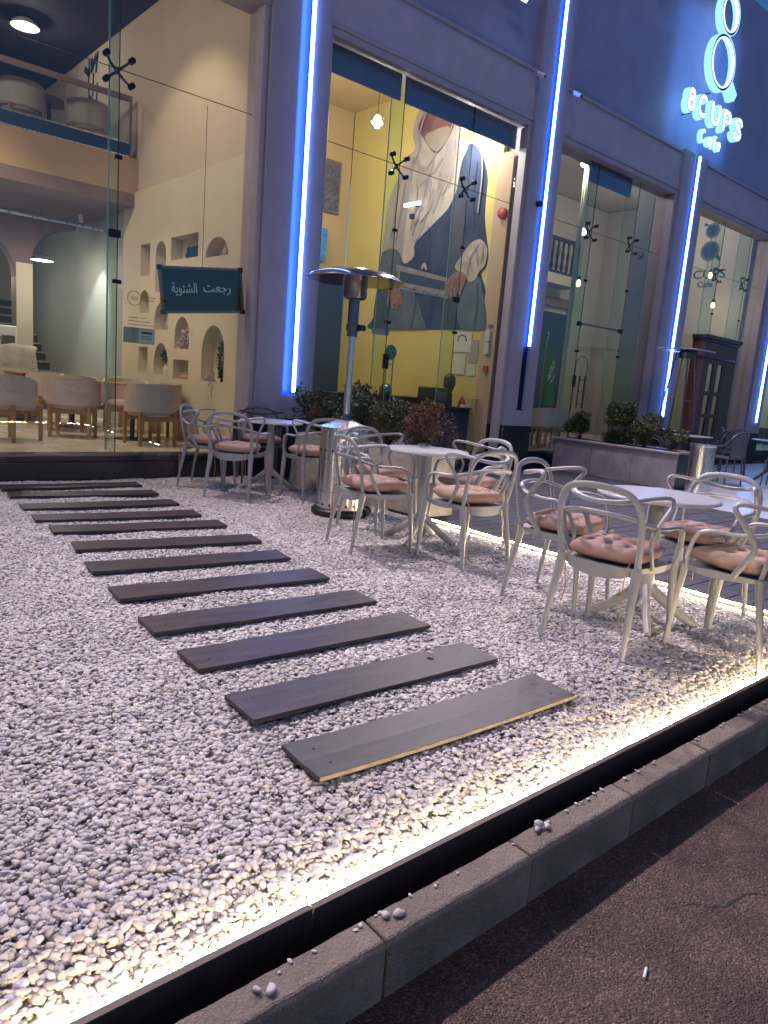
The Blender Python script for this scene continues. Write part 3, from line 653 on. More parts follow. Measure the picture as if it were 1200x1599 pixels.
# ================================================================== SHOP SIGN on the upper wall
sg = thing('shop_sign', 'glowing blue white cup emblem with 8CUPS Cafe letters above the third pillar', 'sign', (13.95, 7.6, 6.05))
YF, YB = 7.30, 7.50
def sign_piece(name, loops, depth=0.14, face=True, w_in=0.012):
    p = MB().prism(loops, XZ, YF + 0.006, YF + depth).build(name, M['sign_lit'], sg)
    return p
def letter(ch, x0, z0, w, h, t, yb=0.14):
    P = []
    if ch == '8': loops = [ring(x0 + w / 2, z0 + h * .73, h * .235, 20), ring(x0 + w / 2, z0 + h * .28, h * .285, 20)]; P = [('r', l) for l in loops]
    elif ch == 'C': P = [[(x0 + w / 2 + w / 2 * math.cos(a), z0 + h / 2 + h / 2 * math.sin(a)) for a in np.linspace(rad(50), rad(310), 18)]]
    elif ch == 'U': P = [[(x0, z0 + h), (x0, z0 + h * .6)] + [(x0 + w / 2 - w / 2 * math.cos(a), z0 + w / 2 - w / 2 * math.sin(a)) for a in np.linspace(0, PI, 12)] + [(x0 + w, z0 + h * .6), (x0 + w, z0 + h)]]
    elif ch == 'P': P = [[(x0, z0), (x0, z0 + h * .5), (x0, z0 + h)], [(x0, z0 + h), (x0 + w * .5, z0 + h)] + [(x0 + w * .55 + w * .45 * math.sin(a), z0 + h * .74 + h * .26 * math.cos(a)) for a in np.linspace(0.2, PI - 0.2, 9)] + [(x0 + w * .5, z0 + h * .48), (x0, z0 + h * .48)]]
    elif ch == 'S': P = [[(p.x, p.z) for p in cr([(x0 + w * u, 0, z0 + h * v) for u, v in ((1, .82), (.75, .99), (.3, .98), (.05, .78), (.25, .58), (.75, .43), (.97, .22), (.7, .02), (.25, .01), (0, .17))], 4)]]
    elif ch == 'a': P = [[(x0 + w / 2 + w / 2 * math.cos(a), z0 + h * .32 + h * .32 * math.sin(a)) for a in np.linspace(0.3, 2 * PI - 0.3, 14)], [(x0 + w, z0), (x0 + w, z0 + h * .66)]]
    elif ch == 'f': P = [[(x0 + w * .3, z0), (x0 + w * .3, z0 + h * .75), (x0 + w * .5, z0 + h), (x0 + w, z0 + h * .97)], [(x0, z0 + h * .6), (x0 + w * .8, z0 + h * .6)]]
    elif ch == 'e': P = [[(x0 + w * .05, z0 + h * .34), (x0 + w, z0 + h * .34)] + [(x0 + w / 2 + w / 2 * math.cos(a), z0 + h * .33 + h * .33 * math.sin(a)) for a in np.linspace(0.1, rad(310), 14)]]
    body = MB(); dark = MB(); line = MB()
    for q in P:
        if q and q[0] == 'r':
            cx = sum(p[0] for p in q[1]) / len(q[1]); cz = sum(p[1] for p in q[1]) / len(q[1]); R_ = abs(q[1][0][0] - cx)
            for bb, tt, a_, b_ in ((body, t, YF, YF + yb), (dark, t - .004, YF - .002, YF - .0005), (line, t * .66, YF - .006, YF - .0025)):
                bb.prism([ring(cx, cz, R_ + tt / 2, 22), ring(cx, cz, max(R_ - tt / 2, .012), 22)], XZ, a_, b_)
        else:
            for bb, tt, a_, b_ in ((body, t, YF, YF + yb), (dark, t - .004, YF - .002, YF - .0005), (line, t * .66, YF - .006, YF - .0025)):
                bb.prism([stroke(q, tt)], XZ, a_, b_)
    p = body.build('letter', M['sign_lit'], sg)
    dark.build('letter_rim', M['sign_dark'], p); line.build('letter_face', M['sign_face'], p)
    return p
LW = [('8', 12.84, .30), ('C', 13.26, .34), ('U', 13.75, .34), ('P', 14.25, .30), ('S', 14.72, .32)]
for i, (ch, x0, w) in enumerate(LW):
    letter(ch, x0 + .06, 6.46, w * .80, .32, .105, .12)
for ch, x0, w in (('C', 13.53, .17), ('a', 13.79, .14), ('f', 14.01, .11), ('e', 14.17, .14)):
    letter(ch, x0 + .01, 6.065, w * .85, .20, .046, .08)
for cx, cz, R_ in ((13.97, 7.52, .475), (14.0, 8.345, .355)):
    MB().prism([ring(cx, cz, R_, 48), ring(cx, cz, R_ - .012, 48)], XZ, YF + .004, YF + .14).build('ring_side', M['sign_lit'], sg, smooth=True)
    MB().prism([ring(cx, cz, R_ - .014, 48), ring(cx, cz, R_ - .055, 48)], XZ, YF + .012, YF + .05).build('ring_face', M['sign_dark'], sg)
    MB().prism([ring(cx, cz, R_ - .057, 48), ring(cx, cz, R_ - .078, 48)], XZ, YF + .002, YF + .05).build('ring_light', M['sign_face'], sg)
hd = [(14.30, 7.17), (14.36, 7.24), (14.43, 7.33), (14.50, 7.28), (14.66, 7.17), (14.58, 7.03), (14.50, 7.02)]
MB().prism([hd, [(14.34, 7.17), (14.42, 7.28), (14.49, 7.245), (14.61, 7.165), (14.56, 7.06), (14.50, 7.055)]], XZ, YF + .004, YF + .14).build('cup_handle', M['sign_lit'], sg)
a_ = area('halo_light', (13.95, 7.45, 7.2), (rad(90), 0, 0), 2.4, 12, (.12, .42, 1.0), sg, size_y=2.4)
# stand-offs and a light that washes the wall behind the sign
MB().tube([(13.9, YF + .15, 7.01), (13.9, 7.618, 7.01)], .01, n=6).tube([(14.0, YF + .15, 7.995), (14.0, 7.618, 7.995)], .01, n=6).tube([(13.3, YF + .13, 6.5), (13.3, 7.618, 6.5)], .01, n=6).tube([(14.6, YF + .13, 6.7), (14.6, 7.618, 6.7)], .01, n=6).build('stand_off', M['blackmetal'], sg)

# security cameras on the ledge
for (cx, dx, lab) in ((8.96, -1, 'small white security camera left of the second pillar at ledge height'), (9.86, 1, 'small white security camera right of the second pillar at ledge height')):
    t = thing('security_camera', lab, 'camera', (cx, 7.5, 5.82), group='security cameras on the ledge')
    R4 = Matrix.Translation((cx, 7.42, 5.79)) @ Matrix.Rotation(rad(28), 4, 'X') @ Matrix.Rotation(rad(90), 4, 'X')
    MB().lathe([(.028, -.07), (.032, -.06), (.032, .06), (.026, .075)], n=12, M4=R4).build('camera_body', M['white'], t, smooth=True)
    MB().tube([(cx, 7.43, 5.80), (cx, 7.50, 5.86), (cx, 7.55, 5.86)], .012, n=6).build('bracket', M['white'], t)
    MB().lathe([(.02, 0), (.02, .006)], n=12, M4=R4 @ Matrix.Translation((0, 0, .076))).build('lens', M['black'], t)
t = tag(MB().tube([(9.29, 7.50, 4.09), (9.29, 7.44, 4.09)], .045, n=14).build('wall_sensor', M['black'], smooth=True), 'round black sensor on the second neon pillar', 'sensor')

# ================================================================== GREEN CHALK SIGN
mb = thing('hanging_sign', 'tilted green chalkboard sign with wooden frame and white Arabic lettering behind left shopfront', 'sign', (3.45, 7.74, 1.777))
A = math.atan2(0.112, 0.934)
RB = Matrix.Translation((3.462, 7.745, 1.80)) @ Matrix.Rotation(-A, 4, 'Y')
k_ = 1.03
Wd, Hd = 0.945 * k_, 0.45 * k_
MB().box(0, Wd, 0.008, 0.02, 0, Hd, RB).build('chalkboard', M['board_green'], mb)
fr = MB(); 
fr.box(-.016, Wd + .016, -.006, .026, -.016, .012, RB).box(-.016, Wd + .016, -.006, .026, Hd - .012, Hd + .016, RB).box(-.016, .012, -.0055, .0255, .0121, Hd - .0121, RB).box(Wd - .012, Wd + .016, -.0055, .0255, .0121, Hd - .0121, RB)
fr.build('frame', M['frame'], mb)
cn = MB()
for cx, cz in ((0, 0), (Wd, 0), (0, Hd), (Wd, Hd)): cn.box(cx - .026, cx + .026, -.010, .028, cz - .026, cz + .026, RB)
cn.build('frame_corner', M['ink'], mb)
RT = RB @ Matrix.Translation((0, 0.005, 0)) @ Matrix.Rotation(PI / 2, 4, 'X')
def ar(body, cx, cz, h, w):
    text_obj('lettering', body, M['chalk'], mb, h, RT @ Matrix.Translation((cx, cz, 0)), extrude=0.002, width=w, bold=0.012)
ar('\uFE96\uFECC\uFE9F\uFEAD', 0.665, 0.235, 0.105, 0.34)
ar('\uFE94\uFEF3\uFEEE\uFE98\uFEB8\uFEDF\uFE8D', 0.265, 0.24, 0.145, 0.30)
MB().tube([(3.9, 7.75, 2.30), (3.9, 7.75, 4.0)], .003, n=5).build('hanging_wire', M['blackmetal'], mb)
# glass stickers
nt_ = thing('notice_card', 'small pale notice card stuck inside the left shopfront beside the glass fin', 'notice', (3.1, 7.745, 1.44))
MB().box(3.02, 3.36, 7.731, 7.735, 1.44, 1.60).build('card', M['greysticker'], nt_)
MB().box(3.185, 3.35, 7.7295, 7.7308, 1.45, 1.59).build('white_panel', M['paper'], nt_)
MB().box(3.21, 3.33, 7.7280, 7.7293, 1.545, 1.565).box(3.21, 3.32, 7.7280, 7.7293, 1.515, 1.522).box(3.21, 3.33, 7.7280, 7.7293, 1.49, 1.497).build('text_line', M['ink'], nt_)
b = MB().prism([ring(3.13, 1.90, .075, 28), ring(3.13, 1.90, .069, 28)], XZ, 7.730, 7.732)
b.box(3.09, 3.17, 7.730, 7.732, 1.885, 1.892).box(3.09, 3.17, 7.730, 7.732, 1.905, 1.912).box(3.25, 3.36, 7.730, 7.732, 1.92, 1.926).box(3.25, 3.34, 7.730, 7.732, 1.89, 1.896)
for i in range(4): b.box(3.07, 3.07 + .2 + .04 * (i % 3), 7.730, 7.732, 1.70 - i * .035, 1.706 - i * .035)
tag(b.build('glass_decal', M['greysticker']), 'thin round decal with text lines on the left shopfront glass', 'decal')

# ================================================================== MASTER CHAIRS
def make_chair(label):
    t = thing('cafe_chair', label, 'chair')
    # seat shell
    b = MB(); N = 14; top = []
    for j in range(N + 1):
        for i in range(N + 1):
            u = i / N * 2 - 1; v = j / N * 2 - 1
            k = 1 - 0.14 * (abs(u) ** 3) * (abs(v) ** 3)
            w = 0.232 - 0.02 * (1 - v) / 2
            x = u * w * k; y = v * 0.225 * k
            z = 0.452 - 0.018 * (1 - u * u) * (1 - v * v) - 0.012 * max(0, v) ** 3
            top.append((x, y, z))
    n1 = N + 1
    bot = [(x * .985, y * .985, z - 0.016) for x, y, z in top]
    fs = [(j * n1 + i, j * n1 + i + 1, (j + 1) * n1 + i + 1, (j + 1) * n1 + i) for j in range(N) for i in range(N)]
    fs += [tuple(q + n1 * n1 for q in reversed(f)) for f in fs]
    edge = [i for i in range(n1)] + [j * n1 + N for j in range(1, n1)] + [N * n1 + i for i in range(N - 1, -1, -1)] + [j * n1 for j in range(N - 1, 0, -1)]
    fs += [(edge[i], edge[(i + 1) % len(edge)], edge[(i + 1) % len(edge)] + n1 * n1, edge[i] + n1 * n1) for i in range(len(edge))]
    b.add(top + bot, fs); b.build('seat', M['chair'], t, smooth=True)
    # deep rounded skirt under the back and sides
    def skirt(pts, h):
        P = cr(pts, 6); vs = []; n = len(P)
        for i, p in enumerate(P):
            hh = h * (0.45 + 0.55 * math.sin(PI * i / (n - 1)))
            nx = Vector((p.x, p.y, 0)).normalized() * 0.012
            vs += [p, Vector((p.x, p.y, p.z - hh)) - nx * .6, Vector((p.x, p.y, p.z - hh)) - nx * 1.6, p - nx]
        f = []
        for i in range(n - 1):
            for q in range(4): f.append((i * 4 + q, i * 4 + (q + 1) % 4, (i + 1) * 4 + (q + 1) % 4, (i + 1) * 4 + q))
        f += [(3, 2, 1, 0), tuple((n - 1) * 4 + q for q in range(4))]
        return MB().add(vs, f)
    skirt([(-.205, -.17, .452), (-.12, -.222, .452), (0, -.232, .452), (.12, -.222, .452), (.205, -.17, .452)], .072).build('apron', M['chair'], t, smooth=True)
    for s in (-1, 1):
        skirt([(s * .226, .20, .450), (s * .232, .10, .450), (s * .226, -.05, .452), (s * .208, -.17, .452)], .038).build('side_rail', M['chair'], t, smooth=True)
    for s in (-1, 1):
        for pts, rr in (([(s * .222, .192, .455), (s * .226, .20, .36), (s * .232, .215, .2), (s * .238, .228, .0)], (.029, .024, .0185, .0125)),
                        ([(s * .205, -.185, .455), (s * .210, -.200, .36), (s * .220, -.232, .2), (s * .228, -.262, .0)], (.030, .024, .0185, .0125))):
            P = cr(pts, 4); R_ = list(np.interp(np.linspace(0, 3, len(P)), range(4), rr))
            MB().tube(P, R_, n=8, flat=0.85).build('leg', M['chair'], t, smooth=True)
    def band(name, half, r, fl=0.62):
        pts = half + [(-x, y, z) for x, y, z in half[-2::-1]]
        P = cr(pts, 5)
        MB().tube(P, r, n=8, flat=fl).build(name, M['chair'], t, smooth=True)
    band('back_arch', [(-.208, -.185, .445), (-.216, -.205, .53), (-.222, -.225, .64), (-.212, -.248, .745), (-.165, -.268, .812), (-.08, -.280, .836), (0, -.284, .840)], .0178)
    band('back_wing', [(-.226, -.06, .445), (-.236, -.115, .53), (-.243, -.150, .61), (-.262, -.105, .70), (-.276, -.045, .778), (-.262, -.06, .806), (-.222, -.13, .803), (-.155, -.225, .784), (-.08, -.268, .770), (0, -.276, .765)], .0165)
    band('arm_band', [(-.232, .175, .445), (-.252, .165, .52), (-.268, .135, .60), (-.272, .105, .640), (-.268, .04, .655), (-.256, -.06, .655), (-.232, -.165, .672), (-.16, -.238, .700), (-.08, -.262, .710), (0, -.268, .712)], .0165)
    return t
def make_cushion(label, m, ties):
    t = thing('seat_cushion', label, 'cushion')
    N = 40; vs = []; n1 = N + 1
    seed = rng.uniform(0, 50)
    for side in (1, -1):
        for j in range(n1):
            for i in range(n1):
                u = i / N * 2 - 1; v = j / N * 2 - 1
                k = 1 - 0.10 * (u * u * v * v)
                prof = max(0, (1 - abs(u) ** 4)) ** 0.42 * max(0, (1 - abs(v) ** 4)) ** 0.42
                h = 0.050 * prof
                if side > 0:
                    for cu in (-.5, 0, .5):
                        for cv in (-.5, 0, .5):
                            d = math.hypot(u - cu, v - cv); h -= 0.028 * math.exp(-(d / .12) ** 2)
                    for cu in (-.5, 0, .5):
                        h -= 0.007 * math.exp(-((u - cu + .04 * math.sin(v * 5 + seed)) / .045) ** 2) * (1 - v ** 4) * prof
                        h -= 0.007 * math.exp(-((v - cu + .04 * math.sin(u * 5 + seed)) / .045) ** 2) * (1 - u ** 4) * prof
                    h += 0.006 * noise.noise(Vector((u * 3 + seed, v * 3, 1))) * prof + .003 * noise.noise(Vector((u * 9 + seed, v * 9, 1))) * prof
                vs.append((u * .205 * k + .008 * noise.noise(Vector((v * 2, seed, 0))), v * .205 * k, .048 + side * h + .006 * noise.noise(Vector((u * 2, v * 2, seed)))))
    fs = []
    for s in (0, 1):
        o = s * n1 * n1
        for j in range(N):
            for i in range(N):
                f = (o + j * n1 + i, o + j * n1 + i + 1, o + (j + 1) * n1 + i + 1, o + (j + 1) * n1 + i)
                fs.append(f if s == 0 else f[::-1])
    me_b = MB().add(vs, fs)
    o = me_b.build('pad', m, t, smooth=True)
    bm = bmesh.new(); bm.from_mesh(o.data); bmesh.ops.remove_doubles(bm, verts=bm.verts, dist=0.0012); bmesh.ops.recalc_face_normals(bm, faces=bm.faces); bm.to_mesh(o.data); bm.free()
    for (sx, ln) in ties:
        x = sx * .15
        MB().tube([(x, -.19, .03), (x * 1.05, -.245, .01), (x * 1.02, -.262, -.06), (x + .012, -.266, -.06 - ln * .5), (x + .004 * sx, -.262, -.06 - ln)], .0045, n=5, flat=.5).build('tie', M['string'], t, smooth=True)
    return t
GC = 'grey woven arm chairs on the gravel'
chair_specs = [  # x, y, facing deg (direction of the sitter), label chair, label cushion, cushion kind
    (3.37, 1.95, 4, 'grey arm chair with its back to the stepping boards at the right front table', 'pink tufted cushion on the chair nearest the last stepping boards at right', 0),
    (3.74, 2.53, -81, 'grey arm chair at the left rear of the right front table, beside the light strip', 'pink tufted cushion on the chair at the left rear of the right front table', 0),
    (4.34, 1.98, 178, 'grey arm chair on the far paver side of the right front table', 'pink tufted cushion half hidden under the right front table', 0),
    (3.83, 1.50, 88, 'grey arm chair cut by the right edge of the photo, nearest the kerb', 'tan round-fronted cushion on the chair nearest the kerb at right', 1),
    (3.52, 4.10, -14, 'grey arm chair beside the patio heater facing right, left of the middle table', 'pink cushion on the chair just right of the patio heater', 0),
    (4.05, 4.64, -86, 'grey arm chair behind the middle table in front of the rough planter', 'pink cushion on the chair in front of the rough pale planter', 0),
    (3.90, 3.50, 86, 'grey arm chair at the right front of the middle table', 'pink tan cushion on the front right chair of the middle table', 1),
    (4.46, 4.00, 176, 'grey arm chair at the right rear of the middle table over the light strip', 'pink cushion on the right rear chair of the middle table', 0),
    (3.70, 7.05, -45, 'grey arm chair farthest left by the black plinth and left shopfront', 'pink cushion on the farthest left chair by the black plinth', 0),
    (3.66, 6.37, 38, 'grey arm chair in front of the left rear table seen from behind', 'pink cushion on the front chair of the left rear table', 0),
    (4.42, 7.18, -112, 'charcoal-looking arm chair at the back of the left rear table against the first pillar', 'pink cushion on the back chair of the left rear table', 0),
    (4.34, 6.05, 84, 'grey arm chair just left of the patio heater at the left rear table', 'pink cushion on the chair just left of the patio heater', 0),
]
c0 = None; cush = {}
for i, (x, y, dg, lc, lk, kd) in enumerate(chair_specs):
    rz = rad(dg - 90)
    if c0 is None:
        c0 = make_chair(lc); c0['group'] = GC; c0.location = (x, y, -0.004); c0.rotation_euler = (0, 0, rz); o = c0
    else: o = dup(c0, (x, y, -0.004 + rng.uniform(-.004, .002)), rz, lc, GC)
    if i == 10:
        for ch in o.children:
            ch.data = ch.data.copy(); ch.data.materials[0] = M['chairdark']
    key = (kd, i % 3)
    if key not in cush:
        k = make_cushion(lk, M['cushion2'] if kd else M['cushion'], [(1, .22), (-1, .17)] if i % 3 != 2 else [(1, .26)]); cush[key] = k; k['group'] = 'cushions on the arm chairs'
        k.location = (x, y, .447); k.rotation_euler = (0, 0, rz + rad(rng.uniform(-6, 6)))
    else:
        dup(cush[key], (x, y, .447), rz + rad(rng.uniform(-9, 9)), lk, 'cushions on the arm chairs')

# ================================================================== BISTRO TABLES
def make_table(label, rot=0.0, R_=.335, H_=.742, topm='tabletop', metal='tablemetal', slots=True):
    t = thing('cafe_table', label, 'table')
    b = MB().lathe([(0.001, H_ - .020), (R_ - .012, H_ - .020), (R_, H_ - .014), (R_, H_ - .006), (R_ - .004, H_ - .001), (.001, H_ - .001)], n=56); b.build('tabletop', M[topm], t, smooth=False)
    if slots:   # raised bands of the pressed top
        b = MB()
        for i in range(-15, 16):
            x = i * .0205; hl = math.sqrt(max(0, (R_ - .012) ** 2 - x * x))
            if hl > .03: b.box(x - .0062, x + .0062, -hl, hl, H_ - .0012, H_ + .0022)
        b.build('top_slat', M[topm], t)
    MB().lathe([(.043, .16), (.041, H_ - .021)], n=16).build('column', M[metal], t, smooth=True)
    MB().lathe([(.045, H_ - .032), (.14, H_ - .0205)], n=16).build('top_bracket', M[metal], t, smooth=True)
    for k in range(4):
        a = rot + k * PI / 2 + PI / 4
        d = Vector((math.cos(a), math.sin(a), 0))
        P = cr([d * .015 + Vector((0, 0, .21)), d * .07 + Vector((0, 0, .165)), d * .17 + Vector((0, 0, .085)), d * .285 + Vector((0, 0, .014)), d * .315 + Vector((0, 0, .006))], 4)
        MB().tube(P, [.034 + (.022 - .034) * i / (len(P) - 1) for i in range(len(P))], n=8, flat=.75).build('leg', M[metal], t, smooth=True)
    return t
t1 = make_table('round white slatted cafe table at right front among four chairs'); t1['group'] = 'round cafe tables on the gravel'; t1.location = (3.87, 2.03, 0); t1.rotation_euler = (0, 0, rad(-8))
t2 = dup(t1, (4.07, 4.12, 0), rad(-20), 'round white cafe table in the middle with a glass ashtray, right of the heater', 'round cafe tables on the gravel')
t3 = dup(t1, (4.20, 6.64, 0), rad(15), 'round cafe table at left rear lit blue, left of the heater', 'round cafe tables on the gravel')
ash = MB().lathe([(.045, 0), (.055, .004), (.058, .03), (.050, .032), (.044, .012), (.001, .010)], n=20, c=(4.13, 4.22, .7445)).build('ashtray', M['clear'], smooth=True)
tag(ash, 'small clear glass ashtray on the middle cafe table', 'ashtray')

# ================================================================== PATIO HEATERS
ht = thing('patio_heater', 'stainless steel mushroom patio heater with slatted cylinder base on the gravel', 'patio heater', (4.13, 5.27, 0))
hx, hy = 4.13, 5.27
MB().lathe([(.262, .005), (.272, .015), (.272, .045), (.255, .062), (.001, .064)], n=36, c=(hx, hy, 0)).build('base_plate', M['black'], ht, smooth=True)
for a in (-1.2, -.55):
    R4 = Matrix.Translation((hx + .25 * math.cos(a), hy + .25 * math.sin(a), .045)) @ Matrix.Rotation(a, 4, 'Z') @ Matrix.Rotation(PI / 2, 4, 'X')
    MB().lathe([(.02, -.022), (.042, -.02), (.042, .02), (.02, .022)], n=16, M4=R4).build('wheel', M['black'], ht, smooth=True)
# cylinder of separate pressed ribs
b = MB(); vs = []; fs = []
NR = 108; zs = [.066, .10, .105, .22, .225, .52, .525, .76, .80]
for z in zs:
    for k in range(NR):
        a = 2 * PI * k / NR; ph = k % 6
        r = .222 + (.0045 if (ph in (0, 1, 2) and .1 < z < .77) else 0)
        vs.append((hx + r * math.cos(a), hy + r * math.sin(a), z))
for j in range(len(zs) - 1):
    for k in range(NR): fs.append((j * NR + k, j * NR + (k + 1) % NR, (j + 1) * NR + (k + 1) % NR, (j + 1) * NR + k))
b.add(vs, fs); b.build('tank_housing', M['steel'], ht)
MB().lathe([(.2275, .225), (.2290, .226), (.2290, .229), (.2275, .230)], n=60, c=(hx, hy, 0)).lathe([(.2275, .521), (.2290, .522), (.2290, .525), (.2275, .526)], n=60, c=(hx, hy, 0)).build('seam', M['steeldark'], ht)
b = MB()
for k in range(18):
    a = 2 * PI * k / 18 + .1
    for z in (.60, .105):
        c = Vector((hx + .2275 * math.cos(a), hy + .2275 * math.sin(a), z)); d = Vector((math.cos(a), math.sin(a), 0))
        b.tube([c - d * .002, c + d * .0015], .011, n=10)
b.build('vent_hole', M['black'], ht)
MB().lathe([(.236, .795), (.236, .808), (.10, .862), (.05, .875), (.001, .876)], n=48, c=(hx, hy, 0)).build('cone_lid', M['steel'], ht, smooth=True)
MB().lathe([(.052, .872), (.050, .892), (.034, .92), (.0335, .93)], n=24, c=(hx, hy, 0)).build('pole_collar', M['steeldark'], ht, smooth=True)
MB().lathe([(.031, .90), (.031, 1.66)], n=24, c=(hx, hy, 0)).build('pole', M['steel'], ht, smooth=True)
MB().lathe([(.048, 1.62), (.048, 1.665), (.058, 1.672), (.058, 1.73), (.05, 1.735), (.05, 1.95)], n=24, c=(hx, hy, 0)).build('burner_neck', M['steeldark'], ht, smooth=True)
MB().box(hx + .02, hx + .09, hy - .09, hy - .03, 1.675, 1.725).build('control_knob', M['black'], ht, bevel=.01)
MB().lathe([(.055, 1.94), (.090, 1.945), (.104, 1.96), (.106, 2.10), (.112, 2.115)], n=36, c=(hx, hy, 0)).build('emitter_screen', M['steeldark'], ht, smooth=True)
b = MB()
for k in range(30):
    a = 2 * PI * k / 30
    for z in (1.975, 1.99, 2.005):
        c = Vector((hx + .1055 * math.cos(a), hy + .1055 * math.sin(a), z)); d = Vector((math.cos(a), math.sin(a), 0))
        b.tube([c, c + d * .0015], .0042, n=6)
b.build('emitter_perforation', M['black'], ht)
prof = [(.432, 2.098), (.436, 2.102), (.40, 2.135), (.28, 2.178), (.15, 2.205), (.05, 2.215), (.001, 2.216)]
b = MB().lathe(prof, n=48, c=(hx, hy, 0)).lathe([(.43, 2.097), (.39, 2.128), (.27, 2.17), (.14, 2.196), (.001, 2.204)], n=48, c=(hx, hy, 0))
b.build('reflector', M['amber'], ht, smooth=True)
b = MB()
for k in range(3):
    a = k * 2 * PI / 3 + .4; d = Vector((math.cos(a), math.sin(a), 0)); c = Vector((hx, hy, 0))
    b.tube([c + d * .10 + Vector((0, 0, 2.10)), c + d * .12 + Vector((0, 0, 2.19))], .006, n=6)
b.build('reflector_stud', M['steel'], ht)

h2 = thing('pyramid_heater', 'tall pyramid glass tube patio heater behind the granite planter at right', 'patio heater', (13.1, 6.75, 0))
X0, Y0 = 13.1, 6.75
MB().prism([[(X0 - .27, Y0 - .27), (X0 + .27, Y0 - .27), (X0 + .27, Y0 + .27), (X0 - .27, Y0 + .27)]], XY, 0.01, .78).build('base_cabinet', M['steeldark'], h2, bevel=.01)
for sx in (-1, 1):
    for sy in (-1, 1): MB().tube([(X0 + sx * .25, Y0 + sy * .25, .78), (X0 + sx * .11, Y0 + sy * .11, 2.2)], .014, n=6).build('corner_post', M['steeldark'], h2)
MB().lathe([(.05, .79), (.05, 2.1)], n=14, c=(X0, Y0, 0)).build('glass_tube', M['clear'], h2, smooth=True)
MB().lathe([(.12, 2.10), (.13, 2.2), (.20, 2.22)], n=14, c=(X0, Y0, 0)).build('burner_head', M['steeldark'], h2, smooth=True)
MB().box(X0 - .38, X0 + .38, Y0 - .38, Y0 + .38, 2.23, 2.255).build('reflector', M['steel'], h2, bevel=.008)
for k in range(4):
    z = 1.05 + k * .28; w = .25 - (z - .78) * .1
    MB().tube([(X0 - w, Y0 - w, z), (X0 + w, Y0 - w, z)], .006, n=5).build('guard_bar', M['steeldark'], h2)

# ================================================================== STEPPING BOARDS
PL = [(2.338, 7.19, -3.2), (2.303, 6.73, -7.5), (2.258, 6.18, -5.3), (2.218, 5.69, -8.3), (2.214, 5.25, -9), (2.195, 4.70, -10.2), (2.108, 4.18, -8.3), (2.05, 3.645, -6.3), (2.0, 3.12, -4.6), (1.98, 2.655, -3.2), (1.939, 2.158, -2.7), (1.906, 1.708, -3.0)]
PN = ['board farthest from the kerb, against the black plinth', 'second board from the black plinth', 'third board from the black plinth', 'fourth board from the black plinth', 'fifth board from the black plinth', 'sixth board from the black plinth', 'sixth board from the kerb end', 'fifth board from the kerb end', 'fourth board from the kerb end', 'third board from the kerb end', 'second board from the kerb end, a pebble lying on it', 'board nearest the kerb, slightly curled with a pale raw front edge']
for i, (x, y, a) in enumerate(PL):
    hw, hd, th = .635, .117, .019
    b = MB(); nx = 16; vs = []
    near = i == 11
    for j, (yy, zz) in enumerate(((-hd, 0), (hd, 0), (hd, th), (0, th - (.004 if near else .001)), (-hd, th))):
        for k in range(nx + 1):
            u = k / nx * 2 - 1
            w = .010 * u * u * (1 if near else .25) + .003 * noise.noise(Vector((u * 2, i * 3, 0)))
            if near and u > .8: w += .02 * (u - .8) * (yy / hd)
            vs.append((u * hw + .002 * noise.noise(Vector((yy * 30, i, 2))), yy + .0015 * noise.noise(Vector((u * 9, i, 7))), zz + w))
    n1 = nx + 1
    fs = []
    for j in range(5):
        for k in range(nx): fs.append((j * n1 + k, j * n1 + k + 1, ((j + 1) % 5) * n1 + k + 1, ((j + 1) % 5) * n1 + k))
    fs += [tuple(j * n1 for j in range(4, -1, -1)), tuple(j * n1 + nx for j in range(5))]
    b.add(vs, fs)
    t = thing('stepping_board', 'dark wooden ' + PN[i], 'board', (x, y, .006), rad(a), 'dark wooden boards laid across the gravel')
    o = b.build('plank', M['plank'], None, smooth=False); o.parent = t
    if near:
        e = MB(); 
        for k in range(nx):
            u0, u1 = k / nx * 2 - 1, (k + 1) / nx * 2 - 1
            w0 = .010 * u0 * u0; w1 = .010 * u1 * u1
            e.add([(u0 * hw, -hd - .0015, w0 + .004), (u1 * hw, -hd - .0015, w1 + .004), (u1 * hw, -hd - .0015, w1 + th - .001), (u0 * hw, -hd - .0015, w0 + th - .001)], [(0, 1, 2, 3)])
        o = e.build('raw_edge', M['plankedge'], None); o.parent = t
    if i > 5:
        for sx in (-.55, .55):
            for sy in ((-.05, .05) if i > 9 else (-.03,)):
                o = MB().lathe([(.0045, 0), (.0045, .0015)], n=8, c=(sx, sy, th + .010 * (sx / hw) ** 2 * (1 if near else .25) - .0005)).build('screw_hole', M['black'], None); o.parent = t

# ================================================================== PLANTERS
pl = thing('rough_planter', 'long rough pale plaster planter behind the steel patio heater', 'planter', (4.98, 5.95, 0))
def rough_box(x0, x1, y0, y1, z0, z1, amp, seedv, taper=0.0):
    b = bmesh.new(); bmesh.ops.create_cube(b, size=1)
    bmesh.ops.subdivide_edges(b, edges=b.edges, cuts=13, use_grid_fill=True)
    for v in b.verts:
        x = x0 + (v.co.x + .5) * (x1 - x0); y = y0 + (v.co.y + .5) * (y1 - y0); z = z0 + (v.co.z + .5) * (z1 - z0)
        k = taper * (1 - (v.co.z + .5)); x += k * v.co.x; y += k * v.co.y
        p = Vector((x, y, z)); nn = noise.noise_vector(p * 4 + Vector((seedv, 0, 0))) * amp + noise.noise_vector(p * 11) * amp * .4
        v.co = p + nn
    m = MB(); b.verts.index_update(); m.v = [tuple(v.co) for v in b.verts]; m.f = [tuple(q.index for q in f.verts) for f in b.faces]; b.free(); return m
